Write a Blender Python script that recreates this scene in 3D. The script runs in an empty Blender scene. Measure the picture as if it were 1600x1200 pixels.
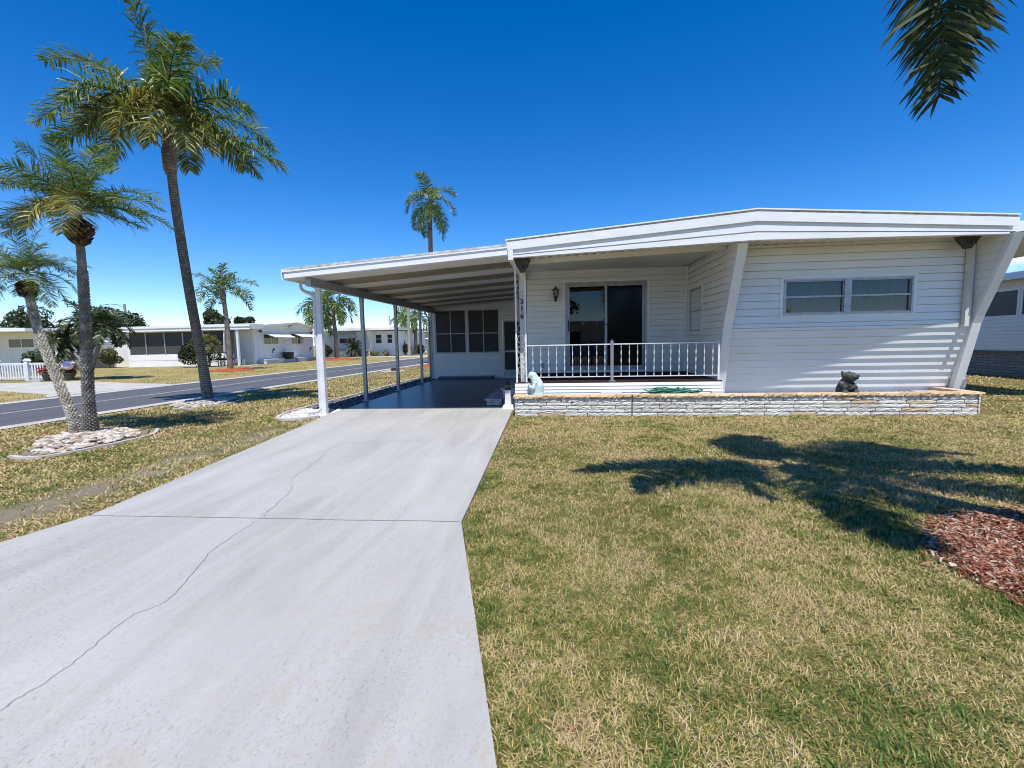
import bpy, math, random
import numpy as np
from mathutils import Vector, Matrix
random.seed(7)
RNG = np.random.default_rng(11)
S = bpy.context.scene
COL = S.collection
# ---------------------------------------------------------------- camera
def cam_basis(pitch, roll, yaw):
    f = Vector((-math.sin(yaw)*math.cos(pitch), math.cos(yaw)*math.cos(pitch), -math.sin(pitch)))
    r = Vector((math.cos(yaw), math.sin(yaw), 0)); u = r.cross(f)
    return r*math.cos(roll)-u*math.sin(roll), u*math.cos(roll)+r*math.sin(roll), f
cr, cu, cf = cam_basis(.0928, .020, .0993)
cd = bpy.data.cameras.new('camera'); cam = bpy.data.objects.new('camera', cd); COL.objects.link(cam)
cam.matrix_world = Matrix(((cr.x, cu.x, -cf.x, 0), (cr.y, cu.y, -cf.y, 0), (cr.z, cu.z, -cf.z, 1.3), (0, 0, 0, 1)))
cd.sensor_width = 36; cd.lens = 713.4/1600*36; cd.clip_start = .05; cd.clip_end = 3000
S.camera = cam
# ---------------------------------------------------------------- light
SUN = Vector((.095, -.46, 1.0)).normalized()           # towards the sun
ld = bpy.data.lights.new('sun', 'SUN'); ld.energy = 5.0; ld.angle = math.radians(.5); ld.color = (1, .965, .90)
sun = bpy.data.objects.new('sun', ld); COL.objects.link(sun); sun.rotation_euler = SUN.to_track_quat('Z', 'Y').to_euler(); sun.location = (0, -20, 30)
W = bpy.data.worlds.new('World'); S.world = W; W.use_nodes = True
nt = W.node_tree; nt.nodes.clear()
N = nt.nodes.new
out = N('ShaderNodeOutputWorld'); bg = N('ShaderNodeBackground'); sky = N('ShaderNodeTexSky')
sky.sky_type = 'NISHITA'; sky.sun_disc = False; sky.sun_elevation = math.asin(SUN.z); sky.sun_rotation = math.atan2(SUN.x, SUN.y)
sky.air_density = 1.0; sky.dust_density = .0; sky.ozone_density = 2.2; sky.altitude = 2000
bg.inputs['Strength'].default_value = .145
# a little cumulus low in the sky beyond the house next door
geo = N('ShaderNodeTexCoord'); mp = N('ShaderNodeMapping'); mp.inputs['Scale'].default_value = (16, 16, 34)
nz = N('ShaderNodeTexNoise'); nz.inputs['Scale'].default_value = 1; nz.inputs['Detail'].default_value = 7; nz.inputs['Roughness'].default_value = .62
nt.links.new(geo.outputs['Generated'], mp.inputs[0]); nt.links.new(mp.outputs[0], nz.inputs['Vector'])
sub = N('ShaderNodeVectorMath'); sub.operation = 'SUBTRACT'; sub.inputs[1].default_value = Vector((.662, .742, .104)).normalized()
nt.links.new(geo.outputs['Generated'], sub.inputs[0])
sc = N('ShaderNodeVectorMath'); sc.operation = 'MULTIPLY'; sc.inputs[1].default_value = (8, 8, 28); nt.links.new(sub.outputs[0], sc.inputs[0])
le = N('ShaderNodeVectorMath'); le.operation = 'LENGTH'; nt.links.new(sc.outputs[0], le.inputs[0])
mm = N('ShaderNodeMapRange'); mm.inputs[1].default_value = 1.0; mm.inputs[2].default_value = .0; mm.inputs[3].default_value = 0; mm.inputs[4].default_value = 1
nt.links.new(le.outputs['Value'], mm.inputs[0])
ad = N('ShaderNodeMath'); ad.operation = 'MULTIPLY'; nt.links.new(mm.outputs[0], ad.inputs[0]); nt.links.new(nz.outputs[0], ad.inputs[1])
cr2 = N('ShaderNodeMapRange'); cr2.inputs[1].default_value = .26; cr2.inputs[2].default_value = .5; nt.links.new(ad.outputs[0], cr2.inputs[0])
mx = N('ShaderNodeMix'); mx.data_type = 'RGBA'; mx.inputs[7].default_value = (6.2, 6.5, 7.0, 1)
nt.links.new(cr2.outputs[0], mx.inputs[0])
hs = N('ShaderNodeHueSaturation'); hs.inputs['Hue'].default_value = .508; hs.inputs['Saturation'].default_value = 1.42; hs.inputs['Value'].default_value = 1.14
nt.links.new(sky.outputs[0], hs.inputs['Color']); nt.links.new(hs.outputs[0], mx.inputs[6])
nt.links.new(mx.outputs[2], bg.inputs['Color']); nt.links.new(bg.outputs[0], out.inputs['Surface'])
S.view_settings.view_transform = 'Standard'; S.view_settings.look = 'None'; S.view_settings.exposure = .24; S.view_settings.gamma = 1
S.render.engine = 'CYCLES'; S.cycles.max_bounces = 8; S.cycles.transparent_max_bounces = 16; S.cycles.use_denoising = True; S.cycles.filter_width = 1.0

# ================================================================ materials
def new_mat(name):
    m = bpy.data.materials.new(name); m.use_nodes = True
    t = m.node_tree; b = t.nodes['Principled BSDF']
    return m, t, b
def noise(t, scale, detail=5, rough=.55, vec=None, dist=0):
    n = t.nodes.new('ShaderNodeTexNoise'); n.inputs['Scale'].default_value = scale; n.inputs['Detail'].default_value = detail
    n.inputs['Roughness'].default_value = rough; n.inputs['Distortion'].default_value = dist
    if vec: t.links.new(vec, n.inputs['Vector'])
    return n.outputs[0]
def coords(t, scale=(1, 1, 1), rot=(0, 0, 0), kind='Object'):
    c = t.nodes.new('ShaderNodeTexCoord'); m = t.nodes.new('ShaderNodeMapping')
    m.inputs['Scale'].default_value = scale; m.inputs['Rotation'].default_value = rot
    t.links.new(c.outputs[kind], m.inputs[0]); return m.outputs[0]
def ramp(t, fac, stops):
    r = t.nodes.new('ShaderNodeValToRGB'); e = r.color_ramp.elements
    while len(e) < len(stops): e.new(.5)
    for el, (p, c) in zip(e, stops):
        el.position = p; el.color = (*c, 1) if len(c) == 3 else c
    t.links.new(fac, r.inputs[0]); return r.outputs[0]
def mix(t, fac, a, b, mode='MIX'):
    m = t.nodes.new('ShaderNodeMix'); m.data_type = 'RGBA'; m.blend_type = mode
    for sock, v in ((m.inputs[0], fac), (m.inputs[6], a), (m.inputs[7], b)):
        if isinstance(v, (int, float)): sock.default_value = v
        elif isinstance(v, tuple): sock.default_value = (*v, 1)
        else: t.links.new(v, sock)
    return m.outputs[2]
def math_(t, op, a, b=0.):
    m = t.nodes.new('ShaderNodeMath'); m.operation = op
    for sock, v in ((m.inputs[0], a), (m.inputs[1], b)):
        if isinstance(v, (int, float)): sock.default_value = v
        else: t.links.new(v, sock)
    return m.outputs[0]
def maprange(t, v, a, b, c=0., d=1.):
    m = t.nodes.new('ShaderNodeMapRange'); t.links.new(v, m.inputs[0])
    for i, x in enumerate((a, b, c, d)): m.inputs[i+1].default_value = x
    return m.outputs[0]
def bump(t, b, h, strength=.4, dist=.01):
    n = t.nodes.new('ShaderNodeBump'); n.inputs['Strength'].default_value = strength; n.inputs['Distance'].default_value = dist
    t.links.new(h, n.inputs['Height']); t.links.new(n.outputs[0], b.inputs['Normal'])
def island(t):
    return t.nodes.new('ShaderNodeNewGeometry').outputs['Random Per Island']
def P(name, c1, c2=None, scale=6, rough=.6, bstr=0, bscale=40, bdist=.005, metal=0, spec=.5, stretch=(1, 1, 1), lo=.35, hi=.65):
    m, t, b = new_mat(name)
    b.inputs['Roughness'].default_value = rough; b.inputs['Metallic'].default_value = metal; b.inputs['Specular IOR Level'].default_value = spec
    v = coords(t, stretch)
    if c2: t.links.new(ramp(t, noise(t, scale, vec=v), [(lo, c1), (hi, c2)]), b.inputs['Base Color'])
    else: b.inputs['Base Color'].default_value = (*c1, 1)
    if bstr: bump(t, b, noise(t, bscale, vec=v), bstr, bdist)
    return m
def island_mat(name, stops, rough=.8, spec=.3, big=None, bstr=0, bscale=60, trans=0):
    """colour by piece (each stone, chip, leaf its own), optionally swayed by a broad noise"""
    m, t, b = new_mat(name); b.inputs['Roughness'].default_value = rough; b.inputs['Specular IOR Level'].default_value = spec
    f = island(t)
    if big:
        f = math_(t, 'ADD', math_(t, 'MULTIPLY', f, 1-big[1]), math_(t, 'MULTIPLY', maprange(t, noise(t, big[0], 4, vec=coords(t)), .3, .7), big[1]))
    c = ramp(t, f, stops); t.links.new(c, b.inputs['Base Color'])
    if bstr: bump(t, b, noise(t, bscale, vec=coords(t)), bstr, .01)
    if trans:
        tr = t.nodes.new('ShaderNodeBsdfTranslucent'); mxs = t.nodes.new('ShaderNodeMixShader'); mxs.inputs[0].default_value = trans
        t.links.new(c, tr.inputs[0]); t.links.new(b.outputs[0], mxs.inputs[1]); t.links.new(tr.outputs[0], mxs.inputs[2])
        t.links.new(mxs.outputs[0], t.nodes['Material Output'].inputs['Surface'])
    return m
def glass_mat(name, tint=(1, 1, 1), ior=1.5, rough=.0):
    m, t, b = new_mat(name); t.nodes.remove(b)
    fr = t.nodes.new('ShaderNodeFresnel'); fr.inputs[0].default_value = ior
    tr = t.nodes.new('ShaderNodeBsdfTransparent'); tr.inputs[0].default_value = (*tint, 1)
    gl = t.nodes.new('ShaderNodeBsdfGlossy'); gl.inputs['Roughness'].default_value = rough
    mxs = t.nodes.new('ShaderNodeMixShader')
    t.links.new(math_(t, 'MULTIPLY', fr.outputs[0], 1.7), mxs.inputs[0]); t.links.new(tr.outputs[0], mxs.inputs[1]); t.links.new(gl.outputs[0], mxs.inputs[2])
    t.links.new(mxs.outputs[0], t.nodes['Material Output'].inputs['Surface']); return m

m_white = P('white painted siding', (.80, .80, .79), (.74, .74, .72), 1.7, .42, .12, 3, .01)
m_trim = P('white aluminium trim', (.82, .82, .81), (.74, .74, .72), 2.5, .38)
m_fascia = P('weathered white fascia', (.82, .82, .82), (.75, .745, .73), 3, .4, stretch=(1, 1, 6))
m_soffit = P('cream soffit panel', (.76, .74, .68), (.70, .68, .62), 2, .5)
m_grime = P('roof edge grime', (.62, .60, .56), (.30, .28, .25), 9, .7, lo=.4, hi=.7)
m_alu = P('mill aluminium', (.40, .41, .43), (.31, .32, .34), 8, .40, metal=.5)
m_post = P('white metal post', (.74, .75, .76), (.64, .65, .66), 4, .4)
m_iron = P('white wrought iron', (.78, .78, .77), (.62, .62, .61), 20, .45)
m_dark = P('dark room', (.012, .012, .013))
m_black = P('black metal', (.015, .014, .014), (.03, .028, .026), 20, .45)
m_bronze = P('weathered bronze', (.030, .026, .023), (.06, .052, .044), 14, .6)
m_glass = glass_mat('window glass', (.48, .53, .60))
m_doorglass = glass_mat('tinted door glass', (.5, .5, .52), 1.42)
m_doorscreen = P('screened dark glass', (.006, .006, .007), rough=.12, spec=.16)
m_screen = P('dark insect screen', (.062, .060, .058), (.075, .073, .07), 3, .75, spec=.25)
m_blind = island_mat('pale vertical blind', [(0, (.09, .105, .12)), (.5, (.17, .19, .21)), (1, (.24, .26, .28))], .7)
m_carpet = P('dark brown porch carpet', (.030, .017, .015), (.05, .028, .024), 60, .95, .6, 300, .004, spec=.1)
m_beige = P('aged beige roof pan', (.25, .22, .14), (.20, .175, .11), 1.5, .5)
m_pan = P('white roof pan', (.72, .71, .69), (.62, .61, .59), 1.5, .5)
m_roof = P('white roof coating', (.78, .78, .77), (.6, .6, .58), .8, .6)
m_conc = P('grey concrete', (.50, .49, .46), (.40, .39, .37), 5, .85, .3, 60, .004)
m_block = P('white breeze block', (.70, .69, .66), (.58, .57, .55), 9, .8, .3, 60)
m_slabpaint = P('dark grey blue floor paint', (.095, .112, .145), (.075, .09, .12), 1.2, .34, .10, 14, .003, spec=.5)
m_frond = island_mat('palm leaflets', [(0, (.036, .085, .012)), (.45, (.090, .165, .024)), (.8, (.19, .25, .045)), (1, (.38, .35, .11))], .36, .55, trans=.42)
m_frondy = island_mat('yellowing palm leaflets', [(0, (.075, .10, .018)), (.5, (.17, .18, .03)), (.85, (.36, .32, .07)), (1, (.48, .38, .14))], .38, .5, trans=.38)
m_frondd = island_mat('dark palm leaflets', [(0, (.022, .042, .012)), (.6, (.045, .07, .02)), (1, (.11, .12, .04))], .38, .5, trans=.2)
m_fibre = island_mat('brown palm fibre', [(0, (.035, .018, .012)), (.6, (.085, .05, .032)), (1, (.17, .11, .07))], .9, .2)
m_leaf = island_mat('shrub leaves', [(0, (.02, .038, .010)), (.6, (.045, .075, .018)), (1, (.12, .15, .035))], .5, .4, trans=.2)
m_leafd = island_mat('dark tree leaves', [(0, (.012, .024, .008)), (.6, (.028, .048, .014)), (1, (.065, .085, .028))], .5, .4, trans=.15)
m_leafr = island_mat('red and green leaves', [(0, (.06, .07, .025)), (.5, (.16, .07, .04)), (.8, (.32, .09, .05)), (1, (.40, .22, .14))], .5, .4, trans=.2)
m_mulch = island_mat('red wood mulch', [(0, (.09, .032, .020)), (.3, (.22, .065, .036)), (.55, (.32, .12, .07)), (.75, (.38, .24, .16)), (1, (.48, .40, .31))], .9, .2)
m_mulchf = P('orange red mulch', (.46, .085, .02), (.30, .055, .02), 14, .95, .8, 50, .03)
m_gravel = island_mat('white landscape gravel', [(0, (.32, .31, .29)), (.5, (.55, .54, .51)), (1, (.70, .68, .64))], .8, .3)
m_rock = island_mat('tan and white river rock', [(0, (.17, .145, .12)), (.3, (.38, .29, .20)), (.55, (.50, .43, .34)), (.85, (.60, .57, .52)), (1, (.27, .24, .21))], .75, .3, bstr=.3)
m_soil = P('dry soil', (.17, .13, .09), (.26, .21, .15), 12, .95, .6, 40, .02)
m_gravelbed = P('gravel bed dust', (.36, .34, .31), (.24, .225, .20), 30, .95, .6, 60, .02)
m_wood = P('grey timber pole', (.36, .32, .27), (.27, .24, .20), 6, .85, .3, 40, stretch=(4, 4, .3))
m_fgreen = P('green plastic hose', (.02, .20, .13), (.015, .15, .10), 8, .4)
m_awning = P('white metal awning', (.80, .80, .78), (.72, .72, .70), 3, .4)
m_teal = P('pale teal trim', (.30, .52, .48))

def trunk_mat(name, c1, c2, c3, ring=22., ringmix=.5, bs=.6, pale=None):
    m, t, b = new_mat(name); b.inputs['Roughness'].default_value = .9; b.inputs['Specular IOR Level'].default_value = .2
    v = coords(t); w = t.nodes.new('ShaderNodeTexWave'); w.wave_type = 'BANDS'; w.bands_direction = 'Z'
    w.inputs['Scale'].default_value = ring/6.283*2; w.inputs['Distortion'].default_value = 2.2; w.inputs['Detail'].default_value = 3; w.inputs['Detail Scale'].default_value = 2
    t.links.new(v, w.inputs[0])
    n = noise(t, 9, 6, vec=v); base = ramp(t, n, [(.3, c1), (.55, c2), (.75, c3)])
    if pale:         # lichen on the lower stem
        sz_ = t.nodes.new('ShaderNodeSeparateXYZ'); t.links.new(v, sz_.inputs[0])
        base = mix(t, math_(t, 'MULTIPLY', maprange(t, sz_.outputs[2], pale, .3, 0, 1), maprange(t, noise(t, 14, 6, .7, v), .35, .6)), base, (.42, .40, .33))
    t.links.new(mix(t, math_(t, 'MULTIPLY', maprange(t, w.outputs[1], .0, .35, 1, 0), ringmix), base, tuple(x*.45 for x in c1)), b.inputs['Base Color'])
    bump(t, b, math_(t, 'ADD', math_(t, 'MULTIPLY', w.outputs[1], .7), noise(t, 40, 4, vec=v)), bs, .02)
    return m
m_trunk = trunk_mat('ringed palm trunk', (.11, .095, .078), (.22, .19, .155), (.38, .35, .29), 22, .75, 1.0, 2.6)
m_trunkd = trunk_mat('boot patterned palm trunk', (.11, .095, .08), (.24, .22, .19), (.42, .40, .36), 8, .15, .5)
m_trunkl = trunk_mat('lichened palm trunk', (.24, .22, .17), (.40, .37, .31), (.56, .54, .47), 8, .1, .3)
m_bark = trunk_mat('background palm trunk', (.13, .11, .09), (.22, .19, .16), (.30, .27, .23), 16)

# driveway: pale painted concrete, brushed streaks, worn flecks showing the tan concrete under the paint
m_drive, t, b = new_mat('worn pale grey concrete paint'); v = coords(t)
st = noise(t, 1, 6, .6, coords(t, (2.6, .42, 1), (0, 0, -.62)), .6)
base = ramp(t, st, [(.30, (.315, .302, .280)), (.5, (.385, .373, .348)), (.70, (.440, .428, .404))])
base = mix(t, maprange(t, noise(t, .55, 4, .6, v), .45, .72, 0, .35), base, (.45, .435, .40))
worm = noise(t, 105, 2.5, .55, coords(t, (1.0, .6, 1), (0, 0, .5)), 1.2)
area = maprange(t, noise(t, .75, 6, .65, v), .36, .62, .15, 1)
fleck = math_(t, 'MULTIPLY', maprange(t, worm, .575, .625), area)
base = mix(t, math_(t, 'MULTIPLY', fleck, .7), base, (.21, .195, .18))
sx = t.nodes.new('ShaderNodeSeparateXYZ'); t.links.new(v, sx.inputs[0])
edge = math_(t, 'MULTIPLY', maprange(t, sx.outputs[0], -2.0, -.5), maprange(t, sx.outputs[1], 3.0, 1.4))
patch = math_(t, 'MULTIPLY', maprange(t, noise(t, 3.2, 9, .72, v, .5), .53, .60), math_(t, 'ADD', math_(t, 'MULTIPLY', edge, .85), math_(t, 'MULTIPLY', area, .12)))
base = mix(t, math_(t, 'MULTIPLY', patch, .8), base, (.37, .32, .25))
t.links.new(base, b.inputs['Base Color']); b.inputs['Roughness'].default_value = .75; b.inputs['Specular IOR Level'].default_value = .35
bump(t, b, math_(t, 'ADD', noise(t, 55, 5, .6, v), math_(t, 'MULTIPLY', fleck, -.6)), .25, .006)

# lawn soil and thatch
def lawn_mat(name, far=False):
    m, t, b = new_mat(name); v = coords(t)
    n1 = noise(t, .55, 6, .62, v); n2 = noise(t, 3.2 if not far else 1.2, 7, .68, v); n3 = noise(t, 60 if not far else 9, 5, .7, v)
    f = math_(t, 'ADD', math_(t, 'MULTIPLY', n1, .45), math_(t, 'ADD', math_(t, 'MULTIPLY', n2, .35), math_(t, 'MULTIPLY', n3, .35)))
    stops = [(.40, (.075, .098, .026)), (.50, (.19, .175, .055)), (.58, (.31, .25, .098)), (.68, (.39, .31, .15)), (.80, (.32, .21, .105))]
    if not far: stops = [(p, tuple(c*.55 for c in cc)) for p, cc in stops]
    col = ramp(t, f, stops)
    if not far:      # bare sandy ground beside the driveway
        sx = t.nodes.new('ShaderNodeSeparateXYZ'); t.links.new(v, sx.inputs[0])
        dx = math_(t, 'ABSOLUTE', math_(t, 'ADD', sx.outputs[0], 4.33)); dx = math_(t, 'ADD', dx, math_(t, 'MULTIPLY', math_(t, 'ADD', noise(t, 2.2, 6, .75, v), -.5), 1.3))
        fac = math_(t, 'MULTIPLY', maprange(t, dx, .0, .42, .8, 0), maprange(t, sx.outputs[1], 6.2, 7.2, 1, 0))
        col = mix(t, fac, col, mix(t, n3, (.16, .13, .10), (.36, .32, .27)))
    t.links.new(col, b.inputs['Base Color']); b.inputs['Roughness'].default_value = .95; b.inputs['Specular IOR Level'].default_value = .1
    bump(t, b, n3, .7, .03); return m
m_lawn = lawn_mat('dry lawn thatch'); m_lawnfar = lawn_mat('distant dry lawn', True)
m_blade, t, b = new_mat('grass blades')
v = coords(t); sx = t.nodes.new('ShaderNodeSeparateXYZ'); t.links.new(v, sx.inputs[0])
f = math_(t, 'ADD', math_(t, 'MULTIPLY', island(t), .42), math_(t, 'ADD', math_(t, 'MULTIPLY', maprange(t, noise(t, 1.1, 5, .65, v), .36, .64), .34), math_(t, 'MULTIPLY', maprange(t, noise(t, 5.5, 5, .7, v), .34, .66), .36)))
f = math_(t, 'ADD', f, -.02)
f = math_(t, 'ADD', f, math_(t, 'MULTIPLY', maprange(t, sx.outputs[1], 3.0, 7.5), .10))
c = ramp(t, f, [(.20, (.050, .105, .016)), (.38, (.140, .195, .034)), (.49, (.30, .275, .070)), (.60, (.50, .395, .155)), (.78, (.64, .51, .29)), (.95, (.36, .21, .11))])
t.links.new(c, b.inputs['Base Color']); b.inputs['Roughness'].default_value = .55; b.inputs['Specular IOR Level'].default_value = .3
tr = t.nodes.new('ShaderNodeBsdfTranslucent'); ms = t.nodes.new('ShaderNodeMixShader'); ms.inputs[0].default_value = .25
t.links.new(c, tr.inputs[0]); t.links.new(b.outputs[0], ms.inputs[1]); t.links.new(tr.outputs[0], ms.inputs[2]); t.links.new(ms.outputs[0], t.nodes['Material Output'].inputs['Surface'])
# road
m_road, t, b = new_mat('grey asphalt'); v = coords(t, (1, 1, 1), (0, 0, .05))
sx = t.nodes.new('ShaderNodeSeparateXYZ'); t.links.new(v, sx.inputs[0])
n = noise(t, 1, 5, .6, coords(t, (2.4, .12, 1), (0, 0, .05)))
c = ramp(t, n, [(.3, (.060, .062, .070)), (.55, (.085, .087, .095)), (.75, (.125, .124, .128))])
c = mix(t, math_(t, 'MULTIPLY', maprange(t, noise(t, 90, 4, .7, v), .4, .7), .35), c, (.15, .15, .15))
t.links.new(c, b.inputs['Base Color']); b.inputs['Roughness'].default_value = .8
bump(t, b, noise(t, 120, 4, .6, v), .3, .004)
m_gutter = P('pale concrete gutter', (.50, .47, .42), (.38, .36, .32), 1.6, .85, .2, 40, .004)
m_crown = P('pale worn road crown', (.30, .29, .27), (.20, .195, .19), 2.5, .85)
# stone
def stone_mat(name, cols, tanfrac):
    return island_mat(name, cols, .85, .25, bstr=.45, bscale=30)
m_stone = stone_mat('pale split stone', [(0, (.50, .47, .42)), (.5, (.60, .58, .53)), (.94, (.66, .64, .59)), (.955, (.54, .42, .27)), (1, (.50, .37, .22))], 0)
m_cap = stone_mat('tan split capstone', [(0, (.44, .31, .18)), (.6, (.55, .41, .25)), (1, (.60, .48, .32))], 0)
m_mortar = P('dark mortar', (.06, .055, .05), (.10, .095, .09), 20, .95)
m_brick, t, b = new_mat('grey brick skirt'); br = t.nodes.new('ShaderNodeTexBrick')
br.inputs['Color1'].default_value = (.33, .31, .29, 1); br.inputs['Color2'].default_value = (.24, .22, .21, 1); br.inputs['Mortar'].default_value = (.10, .095, .09, 1)
br.inputs['Scale'].default_value = 1; br.inputs['Brick Width'].default_value = .42; br.inputs['Row Height'].default_value = .085; br.inputs['Mortar Size'].default_value = .008
cc = t.nodes.new('ShaderNodeTexCoord'); sp = t.nodes.new('ShaderNodeSeparateXYZ'); cb = t.nodes.new('ShaderNodeCombineXYZ'); t.links.new(cc.outputs['Object'], sp.inputs[0])
t.links.new(sp.outputs[1], cb.inputs[0]); t.links.new(sp.outputs[2], cb.inputs[1]); t.links.new(cb.outputs[0], br.inputs['Vector'])
t.links.new(br.outputs[0], b.inputs['Base Color']); b.inputs['Roughness'].default_value = .9; bump(t, b, br.outputs[1], -.6, .01)

# ================================================================ mesh helpers
ORG = {}
class MB:
    def __init__(s): s.v = []; s.f = []; s.n = 0
    def add(s, v, f):
        v = np.asarray(v, float).reshape(-1, 3); f = np.asarray(f, int)
        s.v.append(v); s.f.append(f+s.n); s.n += len(v)
    def hexa(s, p):      # 8 points: bottom 4 ccw, top 4 ccw
        s.add(p, [(3, 2, 1, 0), (4, 5, 6, 7), (0, 1, 5, 4), (1, 2, 6, 5), (2, 3, 7, 6), (3, 0, 4, 7)])
    def box(s, x0, x1, y0, y1, z0, z1):
        s.hexa([(x0, y0, z0), (x1, y0, z0), (x1, y1, z0), (x0, y1, z0), (x0, y0, z1), (x1, y0, z1), (x1, y1, z1), (x0, y1, z1)])
    def quad(s, a, b, c, d): s.add([a, b, c, d], [(0, 1, 2, 3)])
    def bar(s, a, b, w, h=None, up=(0, 0, 1)):
        a, b = Vector(a), Vector(b); d = (b-a).normalized(); h = h or w; up = Vector(up)
        if abs(d.dot(up)) > .98: up = Vector((0, 1, 0))
        x = d.cross(up).normalized()*(w/2); y = x.cross(d).normalized()*(h/2)
        s.hexa([a-x-y, a+x-y, a+x+y, a-x+y, b-x-y, b+x-y, b+x+y, b-x+y])
    def tube(s, pts, rad, seg=8, fn=None, cap=True):
        pts = np.asarray(pts, float); n = len(pts); rad = np.broadcast_to(np.asarray(rad, float), (n,))
        T = np.gradient(pts, axis=0); T /= np.linalg.norm(T, axis=1)[:, None]+1e-12
        ref = np.array([1., 0, 0]) if abs(T[0][0]) < .8 else np.array([0, 1., 0])
        a = np.linspace(0, 2*np.pi, seg, endpoint=False); V = np.zeros((n, seg, 3))
        for i in range(n):
            x = ref-T[i]*(ref@T[i]); x /= np.linalg.norm(x); ref = x; y = np.cross(T[i], x)
            r = rad[i]*(fn(a, i) if fn else 1.0)
            V[i] = pts[i]+np.outer(np.cos(a)*r, x)+np.outer(np.sin(a)*r, y)
        i, j = np.meshgrid(np.arange(n-1), np.arange(seg), indexing='ij'); j2 = (j+1) % seg
        F = np.stack([i*seg+j, i*seg+j2, (i+1)*seg+j2, (i+1)*seg+j], -1).reshape(-1, 4)
        s.add(V.reshape(-1, 3), F)
        if cap:
            s.f.append(np.array([list(range(s.n-seg, s.n))])); s.f.append(np.array([list(range(s.n-seg*(n-1)-1, s.n-seg*n-1, -1))]))
    def lathe(s, prof, c, seg=16):   # prof (r, z)
        c = np.asarray(c, float); s.tube([(c[0], c[1], c[2]+z) for r, z in prof], [max(r, 1e-4) for r, z in prof], seg)
    def prism(s, poly, ax, a0, a1):  # polygon (p,q) in the plane across axis ax
        n = len(poly)
        def pt(p, q, a): return {0: (a, p, q), 1: (p, a, q), 2: (p, q, a)}[ax]
        v = [pt(p, q, a0) for p, q in poly]+[pt(p, q, a1) for p, q in poly]
        s.add(v, [(i, (i+1) % n, n+(i+1) % n, n+i) for i in range(n)])
        k = s.n-2*n; s.f.append(np.array([[k+i for i in range(n)][::-1]])); s.f.append(np.array([[k+n+i for i in range(n)]]))
    def build(s, name, mat, parent=None, smooth=False, org=None):
        V = np.concatenate(s.v) if s.v else np.zeros((0, 3))
        o3 = np.array(ORG[parent] if parent else (org if org is not None else (0, 0, 0)), float)
        V = V-o3
        me = bpy.data.meshes.new(name); me.vertices.add(len(V)); me.vertices.foreach_set('co', V.ravel().astype(np.float32))
        L = np.concatenate([f.ravel() for f in s.f]); K = np.concatenate([np.full(len(f), f.shape[1]) for f in s.f])
        me.loops.add(len(L)); me.loops.foreach_set('vertex_index', L.astype(np.int32))
        me.polygons.add(len(K)); me.polygons.foreach_set('loop_start', np.concatenate([[0], np.cumsum(K)[:-1]]).astype(np.int32))
        me.update(calc_edges=True); me.validate()
        me.polygons.foreach_set('use_smooth', np.full(len(me.polygons), bool(smooth)))
        me.materials.append(mat)
        o = bpy.data.objects.new(name, me); COL.objects.link(o)
        if parent:
            o.parent = parent; ORG[o] = ORG[parent]
        else:
            o.location = tuple(o3); ORG[o] = tuple(o3)
        return o
def tag(o, label=None, cat=None, group=None, kind=None):
    if label: o['label'] = label
    if cat: o['category'] = cat
    if group: o['group'] = group
    if kind: o['kind'] = kind
    return o
def thing(name, label, cat, loc, group=None):
    o = bpy.data.objects.new(name, None); COL.objects.link(o); o.location = loc; o.empty_display_size = .3; ORG[o] = tuple(loc)
    return tag(o, label, cat, group)
def struct(name, mb, mat): return tag(mb.build(name, mat), kind='structure')
def spline(pts, n):
    pts = np.asarray(pts, float); k = len(pts); t = np.linspace(0, k-1, n); o = []
    for x in t:
        i = min(int(x), k-2); u = x-i; p0, p1, p2, p3 = pts[max(i-1, 0)], pts[i], pts[i+1], pts[min(i+2, k-1)]
        o.append(.5*((2*p1)+(-p0+p2)*u+(2*p0-5*p1+4*p2-p3)*u*u+(-p0+3*p1-3*p2+p3)*u**3))
    return np.array(o)
def vnoise(x, y, seed=0):
    xi, yi = np.floor(x).astype(int), np.floor(y).astype(int); fx, fy = x-xi, y-yi
    fx, fy = fx*fx*(3-2*fx), fy*fy*(3-2*fy)
    def h(a, b): return np.modf(np.abs(np.sin(a*127.1+b*311.7+seed*74.7)*43758.5453))[0]
    return (h(xi, yi)*(1-fx)+h(xi+1, yi)*fx)*(1-fy)+(h(xi, yi+1)*(1-fx)+h(xi+1, yi+1)*fx)*fy
def inpoly(x, y, poly):
    r = np.zeros(len(x), bool); n = len(poly)
    for i in range(n):
        (x1, y1), (x2, y2) = poly[i], poly[(i+1) % n]
        c = ((y1 > y) != (y2 > y)) & (x < (x2-x1)*(y-y1)/((y2-y1) if y2 != y1 else 1e-9)+x1); r ^= c
    return r

# ================================================================ ground, roads, drives
def road_x(y): return -9.22+.050*(y-6.6)      # near kerb line of the side street
RW = 4.9
m = MB(); m.quad((-900, -900, 0), (900, -900, 0), (900, 1500, 0), (-900, 1500, 0)); struct('ground', m, m_lawnfar)
DRIVE = [(-4.95, -2.2), (-3.72, 2.59), (-3.60, 3.07), (-4.07, 7.0), (-4.20, 7.75), (-4.22, 8.62), (-.80, 8.62), (-.83, 8.24), (-.69, 3.09), (-.2, 1.27), (.75, -2.2)]
BED2 = [(-6.66, 4.93), (-7.05, 5.35), (-7.70, 6.05), (-7.72, 6.62), (-7.1, 6.75), (-6.43, 6.52), (-6.08, 6.08), (-6.10, 5.35), (-6.25, 4.88)]
BEDT = [(-8.03, 8.88), (-8.72, 9.3), (-8.98, 10.3), (-8.80, 11.1), (-8.2, 11.0), (-7.72, 10.3), (-7.57, 9.54), (-7.72, 9.0)]
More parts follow.
